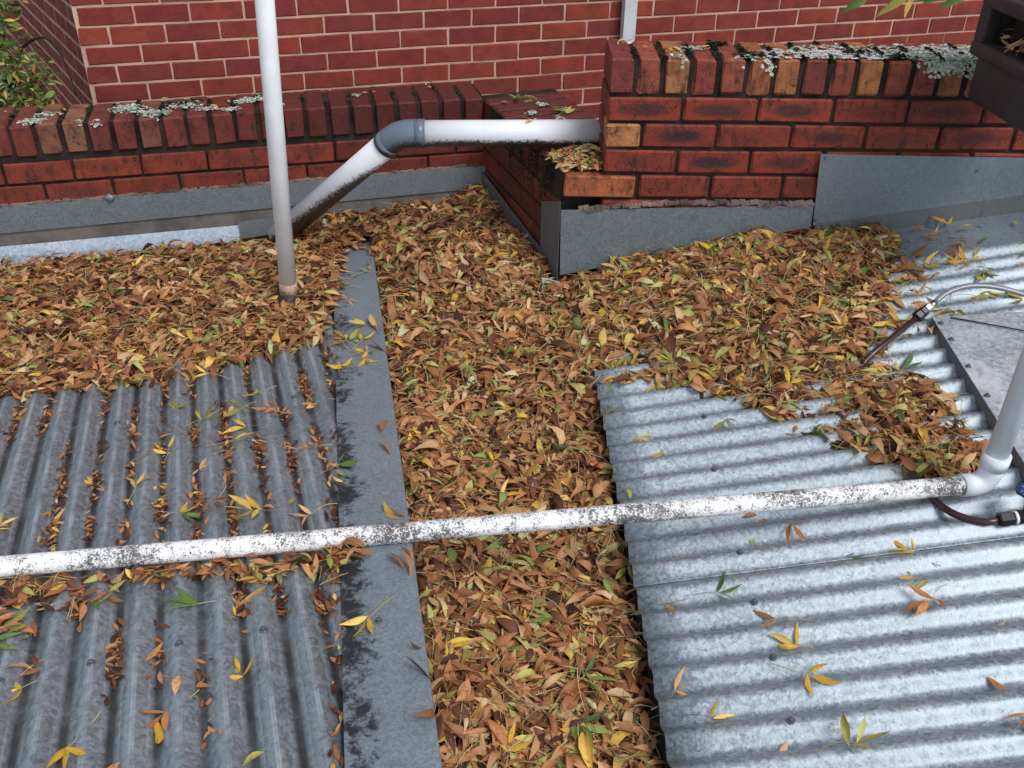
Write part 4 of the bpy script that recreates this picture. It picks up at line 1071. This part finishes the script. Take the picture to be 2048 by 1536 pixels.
# leaves one can point at on the right roof
KEY = [
 ((.60, 1.275), 'yellow', 3, RAD(-35), .062, 'yellow leaf with a long pale stalk lying alone on the bright roof'),
 ((.870, 1.425), 'brown', 4, RAD(200), .060, 'large curled brown leaf lying in a groove near the middle of the bright roof'),
 ((.470, 1.534), 'green', 3, RAD(10), .052, 'green and yellow leaf just below the sheet lap near the gutter edge'),
 ((.640, 1.115), 'olive', 4, RAD(20), .062, 'olive leaf cluster at the bottom edge of the bright roof'),
 ((.660, 1.70), 'brown', 3, RAD(-70), .060, 'brown and yellow leaf hanging out below the mouldy pipe on the bright roof'),
 ((.345, 1.292), 'tan', 3, RAD(15), .050, 'tan crumpled leaf bridging a groove at the gutter edge'),
 ((.400, 1.215), 'yellow', 2, RAD(5), .052, 'yellow leaf with brown tip close to the gutter edge near the bottom'),
 ((.590, 2.262), 'yellow', 4, RAD(10), .058, 'bright yellow leaf lying just below the orange leaf heap'),
 ((.585, 2.144), 'olive', 3, RAD(-80), .055, 'hanging olive leaf beside a roofing screw below the leaf heap'),
 ((1.13, 2.50), 'yellow', 4, RAD(180), .075, 'big yellow leaf at the right edge of the orange leaf heap'),
 ((1.20, 2.50), 'green', 3, RAD(30), .055, 'dark green leaf under the braided hose'),
 ((1.10, 2.28), 'green', 3, RAD(20), .062, 'light green leaf with long stalk left of the metal tray'),
 ((.28, 2.05), 'olive', 3, RAD(200), .055, 'olive leaf hanging over the gutter edge of the bright roof'),
 ((.15, 1.23), 'green', 5, RAD(-30), .060, 'pale green five-fingered leaf on the gutter leaves near the bottom'),
 ((.16, 1.35), 'green', 4, RAD(20), .075, 'dark green broken leaf with pale veins lying on the gutter leaves'),
 ((-.268, 1.26), 'yellow', 3, RAD(-110), .060, 'yellow leaf with brown tips alone on the grey capping'),
 ((-.58, 1.63), 'yellow', 5, RAD(195), .060, 'golden five-fingered leaf just behind the mouldy pipe on the left roof'),
 ((-.62, 1.33), 'green', 4, RAD(190), .058, 'green leaf with white stalk in front of the mouldy pipe on the left roof'),
 ((-.95, 1.22), 'green', 4, RAD(-40), .060, 'yellow and green leaf at the left picture edge below the pipe'),
 ((-.72, .985), 'yellow', 2, RAD(-95), .066, 'yellow leaf with a green spot and curved stalk near the bottom left'),
 ((-.575, 1.0), 'yellow', 1, RAD(115), .060, 'broad yellow leaflet lying flat near the bottom left'),
 ((-.80, 2.05), 'olive', 4, RAD(60), .05, 'pale green leaf on a crest left of the seed-filled groove'),
]
for (x, y), cn, nl, az, sz, lab in KEY:
    zz = zl1(x, y) if (y > 2.0 or -.1 < x < .26) else zs1(x, y); nn = nRv if x > .26 else nLv
    if nl == 1: single(x, y, zz + .007, nn, az, sz, cn, lab, None)
    else: compound(x, y, zz + .010, nn, az, sz, cn, lab, None, nl)
# scattered leaves: groups share a label where nothing tells them apart
def scatter(n, fn, where, group, wts, comp=.35, size=(.04, .062), normal=None, zf=zs1, zone=True):
    cns = list(CLS); k = 0; tries = 0
    while k < n and tries < n * 60:
        tries += 1; r = fn()
        if r is None: continue
        x, y = r; cn = rnd.choices(cns, wts)[0]
        z_ = zf(x, y); nn = normal if normal is not None else nLv
        nn = Vector(nn) + Vector((rnd.gauss(0, .1), rnd.gauss(0, .1), 0))
        tail = '' if not zone else (' in front of the mouldy pipe' if y < 1.236 + (x + 2.2) * .1467 else ' beyond the mouldy pipe')
        if rnd.random() < comp:
            nl = rnd.choice((2, 3, 3, 4, 5))
            compound(x, y, z_ + .006, nn, rnd.uniform(0, 6.28), rnd.uniform(*size), cn, f'{cn} leaf of {("two", "three", "four", "five")[nl - 2]} leaflets {where}{tail}', f'fallen leaves {group}', nl)
        else: single(x, y, z_ + .0025, nn, rnd.uniform(0, 6.28), rnd.uniform(*size) * .8, cn, f'single {cn} leaflet {where}{tail}', f'fallen leaves {group}')
        k += 1
def f_left():
    x, y = rnd.uniform(-1.5, -.3), rnd.uniform(.85, 2.4)
    if cap_s(x, y) > -.02 or abs(y - (1.236 + (x + 2.2) * .1467)) < .05: return None
    if y < 1.2 and rnd.random() < .5: return None
    if y > 1.6 and cap_s(x, y) < -.35 and rnd.random() < .4: return None
    return x, y
scatter(74, f_left, 'on the dark left roof', 'on the left roof', [24, 10, 24, 26, 16], .42)
def f_cap():
    t = rnd.uniform(.3, 1.95); s = rnd.uniform(.01, .10); s *= (t > .9) * .6 + .4; p = cp(s, t); return p.x, p.y
scatter(16, f_cap, 'on the grey metal capping', 'on the capping', [35, 15, 20, 20, 10], .6)
def f_right():
    x, y = rnd.uniform(.27, 1.15), rnd.uniform(1.02, 2.35)
    if abs(y - (1.236 + (x + 2.2) * .1467)) < .05: return None
    if y < 1.5 and rnd.random() < .72: return None
    if inpoly(np.array([x]), np.array([y]), polyR)[0]: return None
    t, s = tR(x, y); t = (round(t / .076) + rnd.gauss(0, .12)) * .076; p = EA + GD * s + ED * t
    return p.x, p.y
scatter(36, f_right, 'on the bright right roof', 'on the right roof', [16, 5, 14, 46, 19], .26, (.042, .062), nRv)
def f_far():
    x, y = 1.08 + rnd.expovariate(3.6), rnd.uniform(2.5, 2.99)
    if x > 1.9: return None
    return None if inpoly(np.array([x]), np.array([y]), polyR)[0] else (x, y)
def z_far(x, y):
    z_ = zs1(x, y); d = (3.045 - y)
    if d < .175: z_ = max(z_, zR(x, y) + .024 + (.175 - d) / .16 * .06)
    return z_
scatter(58, f_far, 'beyond the heap below the right parapet', 'beyond the leaf heap', [28, 5, 26, 28, 13], .55, (.04, .065), nRv, z_far, False)
def f_heap():
    j = rnd.randrange(len(hi)); return X[hi[j], hj[j]], Y[hi[j], hj[j]]
for sel, wh, gr, n in ((selG, 'on the gutter leaf bed', 'topping the gutter leaf bed', 42), (selR, 'on the heap by the right parapet', 'topping the right heap', 36), (selF, 'on the left roof leaf drift', 'topping the left drift', 30)):
    hi, hj = np.nonzero(sel & rn_side(X, Y)); scatter(n, f_heap, wh, gr, [24, 20, 30, 16, 10], .8, (.04, .064), Vector((0, -.1, 1)), lambda x, y: zl1(x, y) + .010, sel is selG)
# leaves on the copings
def f_copR(): p = rp(rnd.uniform(-.2, 1.25), rnd.uniform(.03, .2), 0); return p.x, p.y
scatter(14, f_copR, 'on top of the lichen-crusted right coping', 'on the right coping', [20, 0, 10, 45, 25], .15, (.03, .05), UP, lambda x, y: -.790, False)
def f_copL(): p = Lp + LX * rnd.uniform(-.1, 1.75) - LN * rnd.uniform(.02, .2); return p.x, p.y
scatter(14, f_copL, 'on top of the left parapet coping', 'on the left coping', [25, 0, 15, 35, 25], .15, (.03, .045), UP, lambda x, y: -1.145, False)
def f_copT(): p = RA + TD * rnd.uniform(.0, .35) - TN * rnd.uniform(.05, .3); return p.x, p.y
scatter(7, f_copT, 'on the coping behind the thick white pipe', 'on the return coping', [30, 20, 25, 15, 10], .4, (.035, .05), UP, lambda x, y: -1.158, False)
p = E1 + (E2 - E1) * .62 + Vector((0, -.020, .040)); single(p.x, p.y, p.z, (0, -.5, 1), RAD(30), .035, 'tan', 'single tan leaflet stuck on the thick white pipe', None)

# ------------------------------------------------------------------ lichen and moss
LIC = [(176, 192, 172), (196, 206, 190), (150, 172, 152), (206, 212, 200)]
WHT = [(196, 196, 194), (178, 178, 178), (208, 207, 204)]
MOS = [(34, 38, 24), (48, 54, 30), (26, 28, 22), (62, 66, 38)]
def crust(name, label, patches, pal, zfun, rs=(.003, .008), th=.35, hgt=.006):
    Vs, Fs, Cs = [], [], []; o = 0
    palL = s2l(np.array(pal))
    for (px, py, rx, ry, k, axis) in patches:
        for i in range(k):
            a, b = rnd.gauss(0, .5), rnd.gauss(0, .5)
            if a * a + b * b > 1.2: continue
            c = Vector((px, py, 0)) + axis[0] * (a * rx) + axis[1] * (b * ry); z_, nrm = zfun(c.x, c.y)
            if z_ is None: continue
            r = rnd.uniform(*rs); nrm = (Vector(nrm) + Vector((rnd.gauss(0, th), rnd.gauss(0, th), rnd.gauss(0, th)))).normalized(); fr = frame(nrm, rnd.uniform(0, 6.28)).to_3x3()
            m_ = 8; base = Vector((c.x, c.y, z_ + rnd.uniform(0, hgt))); ring = []
            for j in range(m_):
                an = 2 * math.pi * j / m_; rr = r * rnd.uniform(.6, 1.25); ring.append(base + fr @ Vector((rr * math.cos(an), rr * math.sin(an), rnd.uniform(0, r * .3))))
            Vs += [tuple(v) for v in ring] + [tuple(base + fr @ Vector((0, 0, -.0005)))]
            for j in range(0, m_, 2): Fs.append((o + j, o + j + 1, o + (j + 2) % m_, o + m_))
            cc = palL[rnd.randrange(len(palL))] * rnd.uniform(.8, 1.1); Cs += [cc] * m_ + [cc * .6]; o += m_ + 1
    me = build(name, [(np.array(Vs), np.array(Fs), np.clip(np.array(Cs), 0, 1))], [M['lichen']], None, False)
    return tag(link(name, me), label, 'lichen' if name == 'lichen' else 'moss', None, 'stuff')
def zcopR(x, y):
    q = (x - Rp.x) * RNv.x + (y - Rp.y) * RNv.y       # + in front of the face
    if q > 0.03: return None, None
    if q > -.004: return -.797 - max(0, q + .004) * 1.4, (0, -.8, .6)
    return -.7935, (0, 0, 1)
def onR(u, d): p = rp(u, d, 0); return p.x, p.y
axR = (RXv, -RNv)
pr = []
for u, d, rx, ry, k in ((.86, .02, .16, .05, 720), (.98, .03, .13, .05, 620), (.8, .0, .05, .02, 90), (1.0, .0, .05, .02, 110), (.93, -.004, .03, .015, 60), (.72, .06, .10, .06, 200), (.60, .11, .10, .07, 130), (1.15, .04, .2, .06, 420), (.9, .15, .2, .05, 200), (.36, .10, .06, .06, 60), (.03, .12, .06, .04, 60), (-.02, .02, .03, .03, 30), (.25, -.005, .025, .02, 26), (.47, .15, .10, .05, 90), (1.5, .08, .4, .1, 600), (.19, .02, .04, .03, 40)): pr.append((*onR(u, d), rx, ry, k, axR))
crust('lichen', 'thick pale green lichen crust along the top of the right coping', pr, LIC, zcopR, (.003, .0075), .16, .004)
pr = []
for u, d, rx, ry, k in ((.42, .06, .10, .07, 160), (.55, .07, .12, .07, 260), (.8, .12, .2, .07, 260), (1.1, .12, .25, .08, 260), (.28, .07, .05, .06, 50)): pr.append((*onR(u, d), rx, ry, k, axR))
crust('lichen', 'flat whitish lichen film on the middle bricks of the right coping', pr, WHT, lambda x, y: zcopR(x, y) if (x - Rp.x) * RNv.x + (y - Rp.y) * RNv.y < -.014 else (None, None), (.006, .013), .06, .002)
pr = []
for i in range(20):
    u = RL0 + .0375 + .0431 + i * .0862
    for k in range(3): pr.append((*onR(u, rnd.uniform(.0, .2)), .006, .02, 16, axR))
for u, d, rx, ry in ((.20, .04, .05, .03), (.55, .09, .06, .05), (.66, .03, .03, .03), (.12, .17, .03, .02)): pr.append((*onR(u, d), rx, ry, 90, axR))
crust('moss', 'dark moss cushions between the bricks of the right coping', pr, MOS, zcopR, (.004, .009), .6, .006)
def zcopL(x, y):
    q = (x - Lp.x) * LN.x + (y - Lp.y) * LN.y
    if q > .02: return None, None
    if q > -.004: return -1.150 - max(0, q + .004) * 1.2, (LN.x * .8, LN.y * .8, .6)
    return -1.1475, (0, 0, 1)
def onL(u, d): p = Lp + LX * u - LN * d; return p.x, p.y
axL = (LX, -LN); pl_ = []
for u, d, rx, ry, k in ((.14, .04, .05, .04, 110), (.18, .11, .05, .03, 60), (.46, .12, .07, .06, 200), (.56, .05, .06, .05, 160), (.66, .13, .07, .05, 150), (.74, .06, .05, .03, 70), (.88, .13, .06, .03, 100), (.95, .15, .08, .03, 150), (1.0, .05, .05, .02, 60), (.83, .04, .04, .03, 50), (.36, .005, .02, .015, 28), (1.31, .12, .02, .02, 24), (.30, .01, .012, .012, 10), (-.2, .08, .15, .06, 120)): pl_.append((*onL(u, d), rx, ry, k, axL))
crust('lichen', 'pale green lichen patches on the left parapet coping', pl_, LIC, zcopL, (.003, .0075), .12, .0025)
pl_ = [(*onL(.62, .14), .05, .03, 70, axL), (*onL(.70, .16), .03, .03, 40, axL)] + [(*onL(LEND - .0886 - i * .0872, rnd.uniform(.03, .2)), .005, .05, 14, axL) for i in range(22)]
crust('moss', 'dark moss in the joints of the left parapet coping', pl_, MOS, zcopL, (.003, .008), .6, .004)
pl_ = []
for u, d, k in ((.12, .2, 40), (.2, .12, 30), (.22, .26, 40), (.3, .1, 24), (.3, .2, 30)): p = RA + TD * u - TN * d; pl_.append((p.x, p.y, .03, .025, k, (TD, TN)))
crust('lichen', 'small pale lichen spots on the short return coping', pl_, LIC, lambda x, y: (-1.160, (0, 0, 1)), (.003, .007), .2, .002)
pl_ = []
for k in range(14): p = RA + TD * rnd.uniform(.3, TL - .1) + TN * rnd.uniform(-.001, .002); pl_.append((p.x, p.y, .035, .001, 40, (TD, TN)))
crust('moss', 'mossy dark growth on the shaded face of the return wall under the pipe', pl_, MOS, lambda x, y: (-1.17 - rnd.random() ** 1.5 * .16, (TN.x, TN.y, .1)), (.002, .006), .12, .0005)

# ------------------------------------------------------------------ vegetation
def leafy(name, parent, centers, weights, sizes, hang=.6):
    P = np.array(centers); n = len(P); N = rng.normal(0, 1, (n, 3)); N[:, 2] = np.abs(N[:, 2]) + .2; C, cls = pick_colors(n, weights)
    Ln = rng.uniform(*sizes, n); V, F, Cc = leaflets(P, N, rng.uniform(0, 6.28, n), Ln, Ln * rng.uniform(.26, .36, n), rng.normal(.2, .3, n), rng.normal(.2, .3, n), C)
    o = link(name, build(name, [(V, F, Cc)], [M['leaf']])); o.parent = parent; o.matrix_parent_inverse = Matrix.Translation(-Vector(parent.location)); return o
tree = empty('young_tree', (-2.35, 4.35, GROUND)); tag(tree, 'thin young tree with green and yellow leaves behind the left parapet', 'tree')
TB = Vector((-2.30, 4.30, -1.55))
tube('trunk', [(-2.35, 4.35, GROUND), (-2.36, 4.36, -3.4), (-2.33, 4.32, -2.2), tuple(TB)], [.045, .036, .024, .015], M['bark'], tree, 10)
ends = []
BRN = [[TB, (-2.24, 4.30, -1.30), (-2.15, 4.28, -1.12), (-2.02, 4.25, -1.06), (-1.95, 4.22, -1.14), (-1.93, 4.22, -1.30)],
       [TB, (-2.33, 4.32, -1.30), (-2.36, 4.3, -1.0), (-2.34, 4.28, -.7)], [TB, (-2.42, 4.35, -1.35), (-2.6, 4.4, -1.1), (-2.7, 4.4, -.8)],
       [TB, (-2.16, 4.26, -1.45), (-2.02, 4.22, -1.46), (-1.92, 4.2, -1.50)], [(-2.24, 4.30, -1.30), (-2.30, 4.25, -1.15), (-2.24, 4.2, -1.02), (-2.18, 4.18, -.94)], [(-2.33, 4.32, -1.30), (-2.42, 4.28, -1.18), (-2.5, 4.25, -1.12)]]
for b in BRN:
    b = crom(b); tube('branch', b, [.011 * (1 - .75 * i / (len(b) - 1)) for i in range(len(b))], M['bark'], tree, 7)
cs = []
clumps = [((-2.20, 4.24, -1.02), .06, 80), ((-2.17, 4.24, -.92), .06, 80), ((-2.23, 4.24, -1.11), .06, 70), ((-2.16, 4.24, -.80), .08, 90), ((-2.14, 4.22, -1.20), .09, 120), ((-2.24, 4.2, -1.30), .10, 160), ((-2.12, 4.25, -1.28), .075, 150), ((-2.20, 4.22, -1.40), .08, 150), ((-2.06, 4.22, -1.40), .05, 70), ((-2.32, 4.25, -1.36), .07, 90), ((-2.30, 4.24, -1.12), .06, 60), ((-2.36, 4.24, -.98), .06, 70), ((-2.26, 4.2, -1.00), .035, 24), ((-2.5, 4.3, -1.1), .12, 110), ((-2.45, 4.3, -.75), .15, 150), ((-2.65, 4.4, -.85), .15, 130), ((-2.4, 4.3, -1.45), .09, 80)]
for c, r, k in clumps:
    for i in range(k): cs.append((c[0] + rnd.gauss(0, r * .65), c[1] + rnd.gauss(0, r * .6), c[2] + rnd.gauss(0, r * .65)))
leafy('crown', tree, cs, [3, 2, 1, 9, 12, 72, 2], (.03, .06))
br = empty('hanging_branch', (1.15, 2.55, -.30)); tag(br, 'drooping twig with green and yellow leaflets hanging in at the top right', 'branch')
tube('twig', [(1.3, 2.5, .25), (1.2, 2.55, -.2), (1.10, 2.58, -.42), (1.02, 2.6, -.50)], [.006, .005, .003, .002], M['bark'], br, 7)
tube('twig', [(1.2, 2.55, -.2), (1.16, 2.6, -.44), (1.12, 2.62, -.505)], [.004, .003, .0015], M['bark'], br, 6)
def hangleaf(p, d, ln, cn):
    d = Vector(d).normalized(); n = d.cross(Vector((.3, -.8, .2))).cross(d).normalized(); b = n.cross(d)
    mw = Matrix(((d.x, b.x, n.x, p[0]), (d.y, b.y, n.y, p[1]), (d.z, b.z, n.z, p[2]), (0, 0, 0, 1))) @ Matrix.Scale(ln, 4)
    o = link('leaflet', rnd.choice(leaf_variants(cn)), None); o.parent = br; o.matrix_local = Matrix.Translation(-Vector(br.location)) @ mw
for p, d, ln, cn in (((1.00, 2.6, -.512), (-.8, 0, -.55), .095, 'olive'), ((1.005, 2.6, -.512), (-.15, 0, -1), .06, 'yellow'), ((1.09, 2.61, -.498), (-.9, 0, -.35), .09, 'green'), ((1.12, 2.62, -.505), (-.85, 0, -.35), .09, 'green'), ((1.16, 2.62, -.50), (-.8, 0, -.5), .09, 'green'), ((1.02, 2.6, -.495), (-.95, 0, .1), .06, 'green'), ((.90, 2.6, -.50), (-.6, 0, -.5), .09, 'green'), ((1.14, 2.6, -.46), (.6, 0, -.4), .06, 'green'), ((1.05, 2.6, -.44), (-.9, .1, .2), .06, 'green')):
    hangleaf(p, d, ln, cn)
tube('twig', [(1.02, 2.6, -.50), (.97, 2.6, -.495), (.90, 2.6, -.50)], .0013, M['bark'], br, 5)
